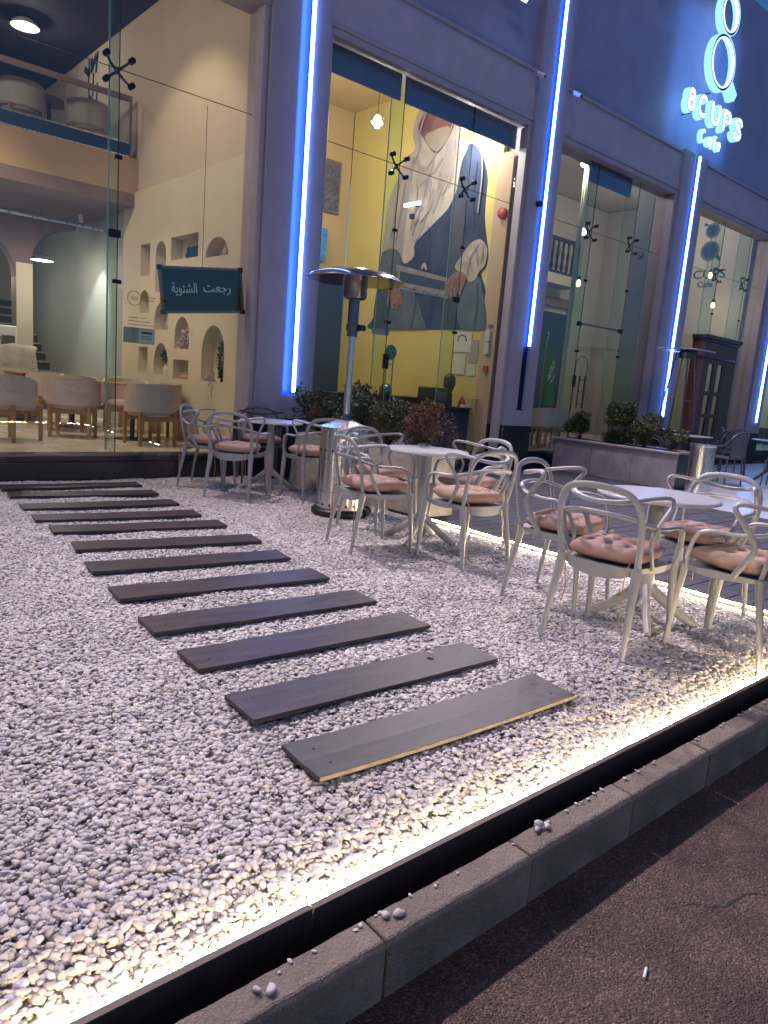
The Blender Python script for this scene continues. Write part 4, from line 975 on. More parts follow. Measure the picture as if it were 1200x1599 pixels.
rough_box(4.80, 5.2, 4.88, 5.78, -.05, .60, .016, 1, .05).build('planter_block', M['roughplaster'], pl, smooth=True)
rough_box(4.76, 5.2, 6.40, 6.98, -.05, .60, .016, 5, .10).build('planter_block', M['roughplaster'], pl, smooth=True)
rough_box(4.84, 5.2, 5.80, 6.38, -.05, .55, .012, 9).build('planter_block', M['roughplaster'], pl, smooth=True)
MB().box(4.84, 5.16, 4.92, 6.94, .585, .612).build('soil', M['soil'], pl)
pg = thing('granite_planter', 'long low granite clad planter with shrubs right of the second pillar', 'planter', (10.6, 6.2, 0))
for j in range(3):
    MB().box(10.30, 10.325, 5.19 + j * .735, 5.19 + j * .735 + .73, 0.0, .525).build('granite_slab', M['granite'], pg, bevel=.002)
MB().box(10.326, 10.93, 5.19, 5.215, 0, .525).box(10.326, 10.93, 7.37, 7.39, 0, .525).box(10.905, 10.93, 5.216, 7.369, 0, .525).build('end_slab', M['blackstone'], pg)
MB().box(10.27, 10.40, 5.16, 7.42, .526, .556).box(10.401, 10.96, 5.16, 5.24, .526, .556).box(10.401, 10.96, 7.34, 7.42, .526, .556).box(10.86, 10.96, 5.241, 7.339, .526, .556).build('capping', M['granitecap'], pg, bevel=.003)
MB().box(10.41, 10.85, 5.25, 7.33, .3, .53).build('soil', M['soil'], pg)

# ---- leaf clouds
nr = np.random.default_rng(5)
def leaves(name, m, par, clusters, n, size, asp=.45, droop=0.0, shell=.55):
    """clusters: (cx, cy, cz, rx, ry, rz, weight)"""
    cl = np.array(clusters, float); w = cl[:, 6] / cl[:, 6].sum()
    idx = nr.choice(len(cl), n, p=w)
    d = nr.normal(size=(n, 3)); d /= np.linalg.norm(d, axis=1)[:, None]
    rr = nr.uniform(shell, 1.05, n) ** 0.8
    c = cl[idx, :3] + d * cl[idx, 3:6] * rr[:, None]
    a = d + nr.normal(scale=.7, size=(n, 3)); a[:, 2] += .3 - droop; a /= np.linalg.norm(a, axis=1)[:, None]
    q = nr.normal(size=(n, 3)); s = np.cross(a, q); s /= np.linalg.norm(s, axis=1)[:, None]; nn = np.cross(a, s)
    L_ = size * nr.uniform(.6, 1.35, n)[:, None]
    p0 = c; p1 = c + a * L_ * .5 + s * L_ * asp * .5 + nn * L_ * .06; p2 = c + a * L_ ; p3 = c + a * L_ * .5 - s * L_ * asp * .5 + nn * L_ * .06
    V = np.stack([p0, p1, p2, p3], 1).reshape(-1, 3) - np.array(parent_loc(par))
    F = [(4 * i, 4 * i + 1, 4 * i + 2, 4 * i + 3) for i in range(n)]
    me = bpy.data.meshes.new(name); me.from_pydata(V.tolist(), [], F); me.materials.append(m)
    o = bpy.data.objects.new(name, me); C.objects.link(o); o.parent = par; return o
def stems(par, base, tips, r=.006):
    b = MB()
    for tp in tips:
        mid = (Vector(base) + Vector(tp)) / 2 + Vector((nr.uniform(-.05, .05), nr.uniform(-.05, .05), .03))
        b.tube(cr([base, mid, tp], 4), [r * (1 - .08 * k) for k in range(9)], n=5)
    b.build('stem', M['stem'], par, smooth=True)
def shrub(label, base, R3, m, n, size, group, ncl=14, asp=.45, name='shrub', up=0.5, seed=0):
    t = thing(name, label, 'shrub', base, 0, group)
    cl = []; tips = []
    for i in range(ncl):
        a = nr.uniform(0, 2 * PI); rr = math.sqrt(nr.uniform(0, 1)); zz = nr.uniform(.12, 1)
        env = math.sin(min(1, zz * 1.15) * PI * .62) ** .7
        c = (base[0] + R3[0] * .8 * rr * math.cos(a) * env, base[1] + R3[1] * .8 * rr * math.sin(a) * env, base[2] + R3[2] * zz)
        k = nr.uniform(.20, .36)
        cl.append((*c, R3[0] * k, R3[1] * k * .9, R3[2] * k * .55, k)); tips.append(c)
    stems(t, base, tips)
    leaves('foliage', m, t, cl, n, size, asp)
    return t
GP = 'shrubs in the rough planter'
shrub('bushy dark green shrub at the left end of the rough planter', (4.98, 6.85, .58), (.26, .38, .50), M['leaf'], 1700, .05, GP, 20)
shrub('dark green shrub directly behind the heater pole', (4.98, 6.15, .56), (.24, .36, .56), M['leaf2'], 1700, .05, GP, 20)
shrub('olive green shrub between the heater and the dry brown shrub', (4.98, 5.62, .58), (.22, .24, .44), M['leaf2'], 1500, .038, GP, 16)
shrub('dry rust brown shrub at the right end of the rough planter', (5.0, 5.15, .60), (.20, .25, .46), M['leafbrown'], 3600, .022, GP, 18, asp=.6)
shrub('low dark maroon hedge shrub right of the rough planter', (5.9, 5.9, .0), (.42, .42, .92), M['leafmaroon'], 4200, .030, GP, 22, asp=.6)
MB().lathe([(.14, 0.0), (.20, .3), (.19, .3), (.15, .26), (.001, .26)], n=18, c=(5.9, 5.9, 0)).build('plant_pot', M['black'], None, smooth=True)
tag(bpy.data.objects['plant_pot'], 'low black pot holding the dark maroon hedge shrub', 'pot')
GG = 'shrubs in the granite planter'
shrub('leafy dark shrub at the left end of the granite planter', (10.62, 7.10, .52), (.26, .42, .44), M['leaf'], 3000, .055, GG, 12)
shrub('tall spiky dark shrub in the middle of the granite planter', (10.62, 6.45, .52), (.26, .46, .62), M['leaf'], 3600, .05, GG, 14)
shrub('olive shrub with small flowers at the right of the granite planter', (10.62, 5.92, .52), (.26, .40, .50), M['leaf2'], 2800, .05, GG, 12)
shrub('thin grassy shrub at the right end of the granite planter', (10.62, 5.45, .52), (.18, .22, .34), M['leaf2'], 700, .06, GG, 9, asp=.25)
tag(MB().lathe([(.028, 0), (.032, .01), (.032, .12), (.014, .16), (.014, .185), (.001, .186)], n=14, c=(10.36, 5.42, .557)).build('water_bottle', M['clear'], smooth=True), 'small clear bottle standing on the granite planter edge', 'bottle')

# ---- litter bin
bn = thing('litter_bin', 'cylindrical stainless steel litter bin at the end of the granite planter', 'bin', (10.35, 4.86, 0))
MB().lathe([(.175, .02), (.175, .69)], n=36, c=(10.35, 4.86, 0)).build('bin_body', M['steel'], bn, smooth=True)
MB().lathe([(.180, .685), (.184, .69), (.184, .715), (.165, .72), (.13, .70), (.001, .70)], n=36, c=(10.35, 4.86, 0)).build('bin_rim', M['steel'], bn, smooth=True)
MB().lathe([(.178, 0), (.178, .02)], n=36, c=(10.35, 4.86, 0)).build('bin_foot', M['black'], bn)

# ================================================================== TERRACE SET beyond the planter
def wicker_chair(label):
    t = thing('terrace_chair', label, 'chair')
    MB().box(-.22, .22, -.21, .22, .43, .46).build('seat', M['chairdark'], t, bevel=.012, seg=2)
    P = [(-.23, .05, .62), (-.235, -.12, .66), (-.2, -.235, .80), (-.1, -.27, .87), (0, -.28, .885), (.1, -.27, .87), (.2, -.235, .80), (.235, -.12, .66), (.23, .05, .62)]
    MB().tube(cr(P, 5), .013, n=7).build('back_frame', M['chairdark'], t, smooth=True)
    b = MB(); vs = []; N = 12
    for j in range(7):
        for i in range(N + 1):
            a = (i / N * 2 - 1); z = .46 + (.405 - .12 * a * a) * j / 6
            vs.append((a * .21, -.215 - .05 * (1 - a * a) * (0.3 + j / 8), z))
    n1 = N + 1; fs = [(j * n1 + i, j * n1 + i + 1, (j + 1) * n1 + i + 1, (j + 1) * n1 + i) for j in range(6) for i in range(N)]
    vs2 = [(x, y - .012, z) for x, y, z in vs]; o = len(vs)
    b.add(vs + vs2, fs + [tuple(q + o for q in reversed(f)) for f in fs]); b.build('backrest', M['chairdark'], t, smooth=True)
    for sx in (-1, 1):
        for sy in (-1, 1): MB().tube([(sx * .2, sy * .19, .44), (sx * .225, sy * .22, 0)], .013, n=6).build('leg', M['chairdark'], t)
        MB().tube([(sx * .2, .19, .44), (sx * .22, .12, .60), (sx * .23, .04, .625)], .012, n=6).build('arm_post', M['chairdark'], t)
    return t
GT = 'dark chairs on the white tiled terrace'
ts = [(12.2, 5.35, 80, 'dark terrace chair just behind the steel litter bin with its back to the camera'), (13.0, 4.75, 100, 'dark terrace chair right of the litter bin in front of the right dark table'),
      (12.4, 6.7, -80, 'dark terrace chair by the pyramid heater, behind the left dark table'), (13.75, 5.95, 180, 'dark terrace chair at the far side of the dark tables below the portal'),
      (13.9, 4.6, 150, 'dark terrace chair farthest right, cut by the photo edge'), (14.5, 6.2, -60, 'dark terrace chair in front of the fourth neon pillar')]
w0 = None
for i, (x, y, dg, lb) in enumerate(ts):
    if w0 is None: w0 = wicker_chair(lb); w0['group'] = GT; w0.location = (x, y, .004); w0.rotation_euler = (0, 0, rad(dg - 90))
    else: dup(w0, (x, y, .004), rad(dg - 90), lb, GT)
td = make_table('round dark cafe table beside the pyramid heater on the terrace', R_=.36, topm='tablemetal', metal='tabledark', slots=False); td.location = (12.35, 6.05, .004); td['group'] = 'dark tables on the terrace'
dup(td, (14.1, 5.35, .004), .3, 'round dark cafe table farthest right with blue light on its top', 'dark tables on the terrace')

# ================================================================== WOODEN PORTAL in the fourth bay
pr = thing('wooden_portal', 'dark red wooden entrance portal with cornice and narrow glazed doors at right', 'portal', (16.0, 7.6, 0))
x0, x1, ya, yb, zt = 15.15, 16.72, 7.42, 7.69, 2.60
yb2 = 7.69
MB().box(x0, x0 + .05, ya, yb2, .19, zt).build('side_panel', M['redwood'], pr)
MB().box(x1 - .05, x1, ya, yb2, .19, zt).build('side_panel', M['darkwood'], pr)
MB().box(x0 + .051, x1 - .051, ya, ya + .05, 2.30, zt).build('head_panel', M['darkwood'], pr)
MB().box(x0 - .03, x1 + .03, ya - .03, yb2, zt + .001, zt + .06).box(x0 - .07, x1 + .07, ya - .07, yb2, zt + .061, zt + .14).box(x0 - .04, x1 + .04, ya - .04, yb2, 2.262, 2.298).build('cornice', M['darkwood'], pr, bevel=.01)
MB().box(x0 + .051, x0 + .22, ya, ya + .05, .19, 2.26).box(x1 - .5, x1 - .051, ya, ya + .05, .19, 2.26).build('door_jamb', M['darkwood'], pr)
for xd in (x0 + .225, x0 + .66):
    fr = MB(); a, b_ = xd, xd + .42
    fr.box(a, a + .09, ya + .005, ya + .045, .19, 2.255).box(b_ - .09, b_, ya + .005, ya + .045, .19, 2.255)
    for z0, z1 in ((.19, .62), (1.02, 1.10), (1.50, 1.58), (2.16, 2.255)): fr.box(a + .0901, b_ - .0901, ya + .005, ya + .045, z0, z1)
    d = fr.build('door_leaf', M['darkwood'], pr)
    for z0, z1 in ((.62, 1.02), (1.10, 1.50), (1.58, 2.16)): MB().box(a + .09, b_ - .09, ya + .02, ya + .028, z0, z1).build('door_pane', M['clear'], d)

# ================================================================== INTERIOR FURNITURE, bay 1
def tub_chair(label):
    t = thing('tub_chair', label, 'chair')
    def shell(r0, r1, z0, z1, a0=-200, a1=20):
        b = MB(); N = 20; vs = []
        for i in range(N + 1):
            a = rad(a0 + (a1 - a0) * i / N); drop = .07 * (abs(i / N * 2 - 1)) ** 3
            for r, z in ((r0, z0), (r1, z0), (r1, z1 - drop), (r0, z1 - drop)): vs.append((r * math.cos(a) * 1.06, r * math.sin(a) * .92, z))
        fs = [(i * 4 + q, i * 4 + (q + 1) % 4, (i + 1) * 4 + (q + 1) % 4, (i + 1) * 4 + q) for i in range(N) for q in range(4)]
        fs += [(3, 2, 1, 0), tuple(N * 4 + q for q in range(4))]
        return b.add(vs, fs)
    shell(.235, .30, .40, .76).build('backrest', M['uphol'], t, smooth=True, bevel=.012, seg=2)
    MB().lathe([(.001, .36), (.235, .36), (.25, .38), (.25, .43), (.23, .455), (.001, .46)], n=24).build('seat', M['uphol'], t, smooth=True)
    each('seat_rail', M['oak'], t, [(-.22, .22, -.2, -.17, .30, .36), (-.22, .22, .17, .2, .30, .36)])
    for sx in (-1, 1):
        for sy in (-1, 1): MB().box(sx * .23 - .02, sx * .23 + .02, sy * .2 - .02, sy * .2 + .02, 0, .42).build('leg', M['oak'], t, bevel=.004)
    return t
GI = 'beige tub chairs on oak legs inside the left shopfront'
isp = [(3.78, 8.78, 95, 'beige tub chair nearest the left glass, with its broad back to it and oak legs'), (3.12, 9.60, 60, 'beige tub chair left of the glass fin, angled away'),
       (3.35, 11.40, 100, 'beige tub chair second from left in the inside row'), (3.15, 12.4, 70, 'beige tub chair farthest left in front of the rock textured counter'),
       (4.05, 10.25, -110, 'beige tub chair behind the fin facing the street, in the middle of the inside row'), (4.20, 9.45, 175, 'beige tub chair beside the niche wall at the right end'),
       (4.10, 11.3, 180, 'beige tub chair deeper along the niche wall'), (3.55, 10.55, -60, 'beige tub chair facing the street behind the second table'), (2.3, 9.2, 30, 'beige tub chair out at the left of the dining room')]
u0 = None
for x, y, dg, lb in isp:
    if u0 is None: u0 = tub_chair(lb); u0['group'] = GI; u0.location = (x, y, FL); u0.rotation_euler = (0, 0, rad(dg - 90))
    else: dup(u0, (x, y, FL), rad(dg - 90), lb, GI)
def ped_table(label, x, y, z0, r=.36, group=None):
    t = thing('dining_table', label, 'table', (x, y, z0), 0, group)
    for nme, mm, pf in (('tabletop', 'oak', [(.001, .70), (r, .70), (r + .005, .712), (r, .725), (.001, .725)]), ('pedestal', 'black', [(.03, .03), (.03, .699)]), ('foot', 'black', [(.22, 0), (.22, .012), (.04, .029), (.001, .03)])):
        MB().lathe(pf, n=28, c=(x, y, z0)).build(nme, M[mm], t, smooth=False)
    return t
GDT = 'pedestal tables inside the left shopfront'
ped_table('round pedestal table among the tub chairs near the left glass', 3.80, 9.38, FL, group=GDT)
ped_table('round pedestal table in the middle of the inside row of tub chairs', 3.55, 11.0 - .95 + .9, FL, group=GDT)
ped_table('round pedestal table by the rock textured counter', 3.2, 11.9 + .1, FL, .3, group=GDT)
# mezzanine furniture
ZM = 4.20
GM = 'tub chairs on the mezzanine behind the railing'
dup(u0, (3.30, 10.35, FL), rad(-20), 'beige tub chair between the left chairs and the middle table', GI)
dup(u0, (3.15, 11.95, ZM), rad(10), 'tub chair on the mezzanine at the far left behind the railing', GM)
dup(u0, (4.08, 11.95, ZM), rad(-15), 'tub chair on the mezzanine nearest the side wall', GM)
ped_table('small round table between the two mezzanine chairs', 3.62, 12.25, ZM, .28)
tag(MB().lathe([(.001, 0), (.10, .005), (.17, .04), (.16, .045), (.001, .02)], n=20, c=(3.62, 12.25, ZM + .727)).build('bowl', M['black'], smooth=True), 'dark shallow bowl on the mezzanine table', 'bowl')
# counter
ct = thing('rock_counter', 'pale rock textured service counter at the far left inside', 'counter', (1.8, 12.9, FL))
rough_box(-1.0, 3.50, 12.5, 13.05, FL, 1.34, .075, 20).build('rock_body', M['roughplaster'], ct, smooth=True)
# lamps, bay 1
def pendant(label, x, y, z, r, ztop, power, col, matk='lampwhite', dome=True, cat='lamp', grp=None):
    t = thing('pendant_lamp', label, cat, (x, y, z), 0, grp)
    if dome:
        MB().lathe([(r, 0), (r * .92, r * .25), (r * .55, r * .5), (.03, r * .62), (.001, r * .63)], n=28, c=(x, y, z)).build('lamp_shade', M['white'], t, smooth=True)
        MB().lathe([(.001, .012), (r * .93, .012), (r * .93, .016), (.001, .016)], n=28, c=(x, y, z)).build('diffuser', M[matk], t)
    else:
        MB().lathe([(.001, -.02), (r * .6, -.015), (r, .02), (r * .75, .06), (r * .55, .11), (.02, .13), (.001, .13)], n=20, c=(x, y, z)).build('bulb', M[matk], t, smooth=True)
    MB().tube([(x, y, z + (r * .6 if dome else .12)), (x, y, ztop)], .004, n=5).build('cord', M['black'], t)
    if power: point('lamp_light', (x, y, z - .07), power, col, t, .09)
    return t
WARM = (1.0, 0.80, 0.58); NEUT = (1.0, 0.90, 0.78)
pendant('white dome pendant lamp glowing over the far left of the room', 3.70, 12.9, 2.72, .17, 3.5, 45, NEUT, grp='white pendant lamps in the left room')
pendant('upper white lamp of the pair at the far left edge behind the arch', 3.33, 15.0, 2.62, .14, 3.5, 22, NEUT, grp='white pendant lamps in the left room')
pendant('lower white lamp of the pair at the far left edge behind the arch', 3.28, 14.8, 2.42, .12, 3.5, 0, NEUT, grp='white pendant lamps in the left room')
pendant('large white dome lamp over the mezzanine at the top left corner', 3.45, 12.8, 6.02, .20, 6.15, 28, NEUT)
pendant('added white dome pendant lamp high over the tub chairs, out of view', 1.1, 9.3, 5.4, .2, 6.15, 130, WARM)  # unseen lamp added to light the left room
pendant('added white dome pendant lamp high over the left of the dining room, out of view', -.4, 9.6, 5.4, .2, 6.15, 110, WARM)  # second unseen lamp, added to light the room from its left
def spot_fix(label, x, y, z, tgt, power, col, size=60, grp=None):
    t = thing('spotlight', label, 'spotlight', (x, y, z), 0, grp)
    d = (Vector(tgt) - Vector((x, y, z))).normalized(); q = d.to_track_quat('-Z', 'Y').to_matrix().to_4x4(); q.translation = (x, y, z)
    MB().lathe([(.034, -.05), (.036, -.045), (.036, .06), (.02, .075)], n=16, M4=q).build('spot_can', M['white'], t, smooth=True)
    MB().lathe([(.001, -.048), (.03, -.048)], n=16, M4=q).build('spot_lens', M['lampwhite'], t)
    MB().tube([(x, y, z + .02), (x, y, z + .12)], .008, n=6).build('spot_arm', M['white'], t)
    l = bpy.data.lights.new('spot_lamp', 'SPOT'); l.energy = power; l.color = col; l.spot_size = rad(size); l.spot_blend = .5; l.shadow_soft_size = .03
    o = bpy.data.objects.new('spot_lamp', l); C.objects.link(o); o.matrix_world = q; o.location = d * .08; o.rotation_euler = q.to_euler(); o.parent = t
    return t
spot_fix('small ceiling spotlight under the mezzanine edge shining on the stair wall', 4.12, 12.35, 3.38, (4.6, 13.2, .9), 170, (.88, .96, .92), 52)
spot_fix('added unseen spotlight on the upper ceiling washing the niche wall', 2.6, 8.9, 6.03, (4.6, 9.6, 2.6), 170, WARM, 80)  # unseen spot added to wash the niches with light

spot_fix('added unseen downlight on the upper ceiling shining on the dining floor', 2.2, 9.9, 6.02, (2.6, 10.1, .2), 420, WARM, 75)  # added out of view to brighten the floor
# niche contents
def vase(label, x, y, z, h, r, m='ceramic', cat='vase'):
    return tag(MB().lathe([(r * .7, 0), (r, h * .25), (r * .9, h * .55), (r * .35, h * .85), (r * .42, h), (r * .3, h), (.001, h * .6)], n=18, c=(x, y, z)).build('vase', M[m], smooth=True), label, cat)
vase('white bottle shaped vase in the lower left niche', 4.66, 10.82, 1.071, .20, .05)
vase('white vase holding dark flowers in the pointed lower niche', 4.64, 10.22, 1.076, .20, .06)
t = thing('dark_flowers', 'dark purple flowers standing in the white vase of the pointed niche', 'flowers', (4.64, 10.22, 1.25)); leaves('petals', M['ink'], t, [(4.64, 10.22, 1.36, .05, .10, .07, 1)], 160, .05, .6); stems(t, (4.64, 10.22, 1.22), [(4.63, 10.2, 1.36), (4.65, 10.26, 1.38)], .004)
t = thing('white_flowers', 'trailing pale flowers in the niche under the green sign', 'flowers', (4.63, 9.56, 1.471)); leaves('petals', M['pinkflower'], t, [(4.62, 9.55, 1.66, .04, .10, .10, 1), (4.60, 9.62, 1.54, .04, .08, .06, .7)], 220, .045, .8); stems(t, (4.63, 9.56, 1.471), [(4.6, 9.5, 1.7), (4.62, 9.62, 1.66), (4.58, 9.6, 1.44)], .004)
t = thing('cactus_plant', 'tall slim dark green plant standing in the largest arched niche', 'plant', (4.64, 8.58, 1.071)); stems(t, (4.64, 8.58, 1.07), [(4.64, 8.56, 1.62), (4.62, 8.48, 1.5), (4.64, 8.64, 1.45)], .016); leaves('foliage', M['leaf'], t, [(4.63, 8.56, 1.35, .04, .06, .24, 1)], 420, .05, .35)
t = thing('dried_branches', 'pale dried branches hanging from the largest niche', 'branches', (4.57, 8.72, 1.071)); stems(t, (4.60, 8.72, 1.08), [(4.53, 8.74, .82), (4.54, 8.66, .85), (4.55, 8.80, .90), (4.6, 8.8, 1.2)], .005); leaves('petals', M['pinkflower'], t, [(4.57, 8.74, 1.10, .03, .08, .05, 1)], 60, .04, .8)
t = thing('blue_figurines', 'cluster of small dark blue figurines in the square upper niche', 'figurine', (4.65, 9.5, 2.661))
for k in range(5): MB().lathe([(.04, 0), (.05, .05), (.03, .11), (.035, .15), (.001, .18)], n=10, c=(4.65 + .01 * (k % 2), 9.36 + k * .07, 2.661)).build('figurine', M['navy'], t, smooth=True)
vase('small rose coloured ornament in the half round upper niche', 4.65, 8.60, 2.626, .15, .05, 'pinkwall', 'ornament')
vase('small pink vase in the arched niche left of the green sign corner', 4.64, 10.18, 1.728, .2, .05, 'pinkwall')
bk = thing('stacked_books', 'short stack of reddish books in the small square lower niche', 'books', (4.65, 9.6, 1.056))
for k in range(3): MB().box(4.60, 4.70, 9.46 + k * .01, 9.74 - k * .02, 1.057 + k * .032, 1.086 + k * .032).build('book', M['pinkwall' if k % 2 else 'oak'], bk)
vase('tall dry plant pot standing on the floor against the niche wall', 4.45, 8.35, FL, .35, .08, 'niche', 'vase')

# person behind the counter
def person(label, loc, rz):
    t = thing('person', label, 'person', loc, rz)
    V = [(0, 0, .95), (0, 0, 1.12), (0, .02, 1.32), (0, .0, 1.48), (0, .01, 1.56), (0, .03, 1.68), (-.19, 0, 1.42), (-.26, .06, 1.16), (-.16, .26, 1.10), (.19, 0, 1.42), (.27, .04, 1.16), (.22, .28, 1.08), (-.10, 0, .90), (-.11, .02, .50), (-.11, -.02, .06), (.10, 0, .90), (.11, .02, .50), (.11, -.02, .06), (-.11, .10, .03), (.11, .10, .03), (-.13, .33, 1.10), (.20, .35, 1.08)]
    E_ = [(0, 1), (1, 2), (2, 3), (3, 4), (4, 5), (3, 6), (6, 7), (7, 8), (8, 20), (3, 9), (9, 10), (10, 11), (11, 21), (0, 12), (12, 13), (13, 14), (14, 18), (0, 15), (15, 16), (16, 17), (17, 19)]
    Rr = [.14, .13, .15, .08, .055, .095, .065, .045, .032, .065, .045, .032, .09, .06, .04, .09, .06, .04, .035, .035, .03, .03]
    me = bpy.data.meshes.new('body'); me.from_pydata(V, E_, []); o = bpy.data.objects.new('body', me); C.objects.link(o)
    md = o.modifiers.new('skin', 'SKIN'); o.modifiers.new('sub', 'SUBSURF').levels = 1
    for i, sv in enumerate(me.skin_vertices[0].data): sv.radius = (Rr[i], Rr[i] * .8); sv.use_root = (i == 0)
    bpy.context.view_layer.update()
    m2 = bpy.data.meshes.new_from_object(o.evaluated_get(bpy.context.evaluated_depsgraph_get())); bpy.data.objects.remove(o)
    m2.name = 'body'; m2.materials.clear(); m2.materials.append(M['skin']); m2.materials.append(M['cloth']); m2.materials.append(M['ink'])
    for p in m2.polygons:
        c = p.center; p.use_smooth = True
        p.material_index = 0 if (c.z > 1.52 or c.y > .16 and c.z > .9) else (1 if c.z > 1.25 else 2)
    o = bpy.data.objects.new('body', m2); C.objects.link(o); o.parent = t
    MB().lathe([(.100, .0), (.108, .05), (.09, .11), (.04, .14), (.001, .145)], n=18, c=(0, .015, 1.68)).build('hair', M['hair'], None, smooth=True).parent = t
    fc = MB().tube([(0, .115, 1.70), (0, .135, 1.665)], [.010, .014], n=8); fc.box(-.028, .028, .098, .106, 1.622, 1.630); fc.build('nose_and_mouth', M['skin'], None, smooth=True).parent = t
    e = MB()
    for sx in (-1, 1): e.lathe([(.001, -.008), (.009, 0), (.001, .008)], n=8, c=(sx * .034, .103, 1.705))
    e.build('eye', M['hair'], None).parent = t
    return t
person('person in dark top behind the rock counter at the far left edge', (2.90, 13.35, FL + .12), rad(200))
# espresso machine on the counter
t = thing('coffee_machine', 'small white and steel coffee machine behind the rock counter', 'machine', (3.2, 13.25, 1.0))
MB().box(3.05, 3.42, 13.1, 13.45, FL + .001, 1.28).build('machine_stand', M['white'], t, bevel=.01); MB().box(3.1, 3.38, 13.12, 13.4, 1.281, 1.66).build('machine_body', M['white'], t, bevel=.02); MB().box(3.14, 3.34, 13.105, 13.119, 1.35, 1.5).build('machine_front', M['steeldark'], t)

# ================================================================== BAY 2 contents
def glassp(label, x, y, z):
    t = pendant(label, x, y, z, .085, 6.15, 120, (1.0, .90, .74), 'lampwhite', dome=False, grp='glowing bulbs in the yellow room')
    MB().lathe([(.05, -.05), (.11, .0), (.125, .08), (.10, .16), (.03, .2)], n=20, c=(x, y, z)).build('glass_globe', M['clear'], t, smooth=True)
glassp('glowing pendant bulb at left in front of the tan wall', 7.30, 9.06, 4.98)
glassp('glowing pendant bulb at right in front of the mural head', 8.55, 8.46, 5.16)
pendant('glowing pendant bulb deep in the yellow room', 6.2, 10.6, 4.9, .085, 6.15, 90, (1.0, .90, .74), dome=False)
t = thing('wall_light', 'short glowing white light bar on a bracket in front of the mural', 'light', (8.78, 9.8, 4.2))
MB().box(8.76, 8.80, 9.60, 9.98, 4.235, 4.285).build('light_bar', M['lampwhite'], t); MB().box(8.801, 8.93, 9.77, 9.80, 4.24, 4.27).box(8.76, 8.82, 9.74, 9.82, 4.02, 4.10).build('bracket', M['black'], t)
t = thing('framed_picture', 'tall dark patterned tapestry in a frame high on the tan wall', 'picture', (8.5, 11.79, 4.2))
MB().box(8.14, 8.70, 11.76, 11.795, 4.28, 5.22).build('frame', M['frame'], t, bevel=.01); MB().box(8.19, 8.65, 11.752, 11.759, 4.33, 5.17).build('picture_canvas', mat('tapestry', (.13, .13, .16), .8, var=.7, scale=16, col2=(.05, .03, .05)), t)
tag(MB().box(8.18, 8.42, 11.70, 11.795, 3.40, 3.98).build('wall_screen', mat('screen_picture', (.05, .2, .45), .3, var=.9, scale=9, emit=(.05, .25, .6), estr=.4), bevel=.01), 'small wall screen showing blue and white under the framed picture', 'screen')
cb = thing('bar_counter', 'long dark bar counter under the mural', 'counter', (7.9, 9.3, FL))
MB().box(6.9, 8.93, 9.2, 9.75, FL + .001, .98).build('counter_body', M['darkwood'], cb); MB().box(6.85, 8.935, 9.15, 9.8, .981, 1.02).build('counter_top', M['black'], cb, bevel=.004)
MB().box(8.05, 8.93, 8.15, 8.7, FL + .001, .90).build('counter_body', M['navy'], cb); MB().box(8.02, 8.935, 8.1, 8.74, .901, .93).build('counter_top', M['black'], cb, bevel=.004)
t = thing('round_sign', 'round teal sign on two thin legs standing on the bar counter', 'sign', (7.75, 8.9, 1.02))
MB().lathe([(.001, -.01), (.115, -.01), (.115, .01), (.001, .01)], n=28, M4=Matrix.Translation((7.62, 8.72, 1.70)) @ Matrix.Rotation(PI / 2, 4, 'X')).build('sign_disc', mat('teal_disc', (.01, .13, .14), .5), t)
for dx in (-.07, .07): MB().tube([(7.62 + dx, 8.73, 1.62), (7.62 + dx, 8.73, FL)], .012, n=6).build('sign_leg', M['teal'], t)
MB().tube([(7.56, 8.73, 1.52), (7.68, 8.73, 1.52)], .008, n=6).build('cross_bar', M['teal'], t)
tag(MB().box(6.42, 6.72, 7.760, 7.772, 1.87, 1.945).build('opening_hours_sticker', M['greysticker']), 'small grey strip sticker on the glass beside the door fin', 'sticker')
# turquoise rack
t = thing('turquoise_rack', 'turquoise slatted rack seen under the bar at left of the yellow room', 'rack', (7.2, 9.0, FL))
for k in range(9): MB().box(6.95 + k * .06, 6.97 + k * .06, 8.95, 8.97, .62, 1.12).build('rack_slat', M['teal'], t)
each('rack_rail', M['teal'], t, [(6.93, 7.46, 8.94, 8.98, 1.121, 1.15), (6.93, 7.46, 8.94, 8.98, .59, .619)])
# things on the counter
tag(MB().lathe([(.10, 0), (.11, .02), (.11, .12), (.06, .19), (.001, .20)], n=22, c=(8.12, 9.35, 1.021)).build('kettle', M['steeldark'], smooth=True), 'dark domed kettle on the bar counter beside the round sign', 'kettle')
t = thing('coffee_machine', 'black coffee machine silhouette on the right counter below the posters', 'machine', (8.4, 8.4, .93))
MB().box(8.14, 8.5, 8.2, 8.6, .931, 1.22).build('machine_body', M['black'], t, bevel=.02); MB().box(8.18, 8.36, 8.16, 8.199, 1.02, 1.16).build('machine_front', M['steeldark'], t)
t = thing('coffee_grinder', 'black coffee grinder with rounded hopper on the right counter', 'grinder', (8.66, 8.45, .93))
MB().lathe([(.07, 0), (.07, .2), (.05, .22), (.10, .34), (.10, .46), (.05, .52), (.001, .53)], n=18, c=(8.66, 8.4, .931)).build('grinder_body', M['black'], t, smooth=True)
tag(MB().lathe([(.001, 0), (.07, 0), (.05, .1), (.015, .17), (.001, .19)], n=10, c=(8.84, 8.25, .931)).build('red_bag', M['red'], smooth=True), 'small red peaked bag on the right counter', 'bag')
tag(MB().box(8.74, 8.90, 8.12, 8.20, .931, .97).build('napkin_box', M['white'], bevel=.004), 'small white napkin box on the right counter', 'box')
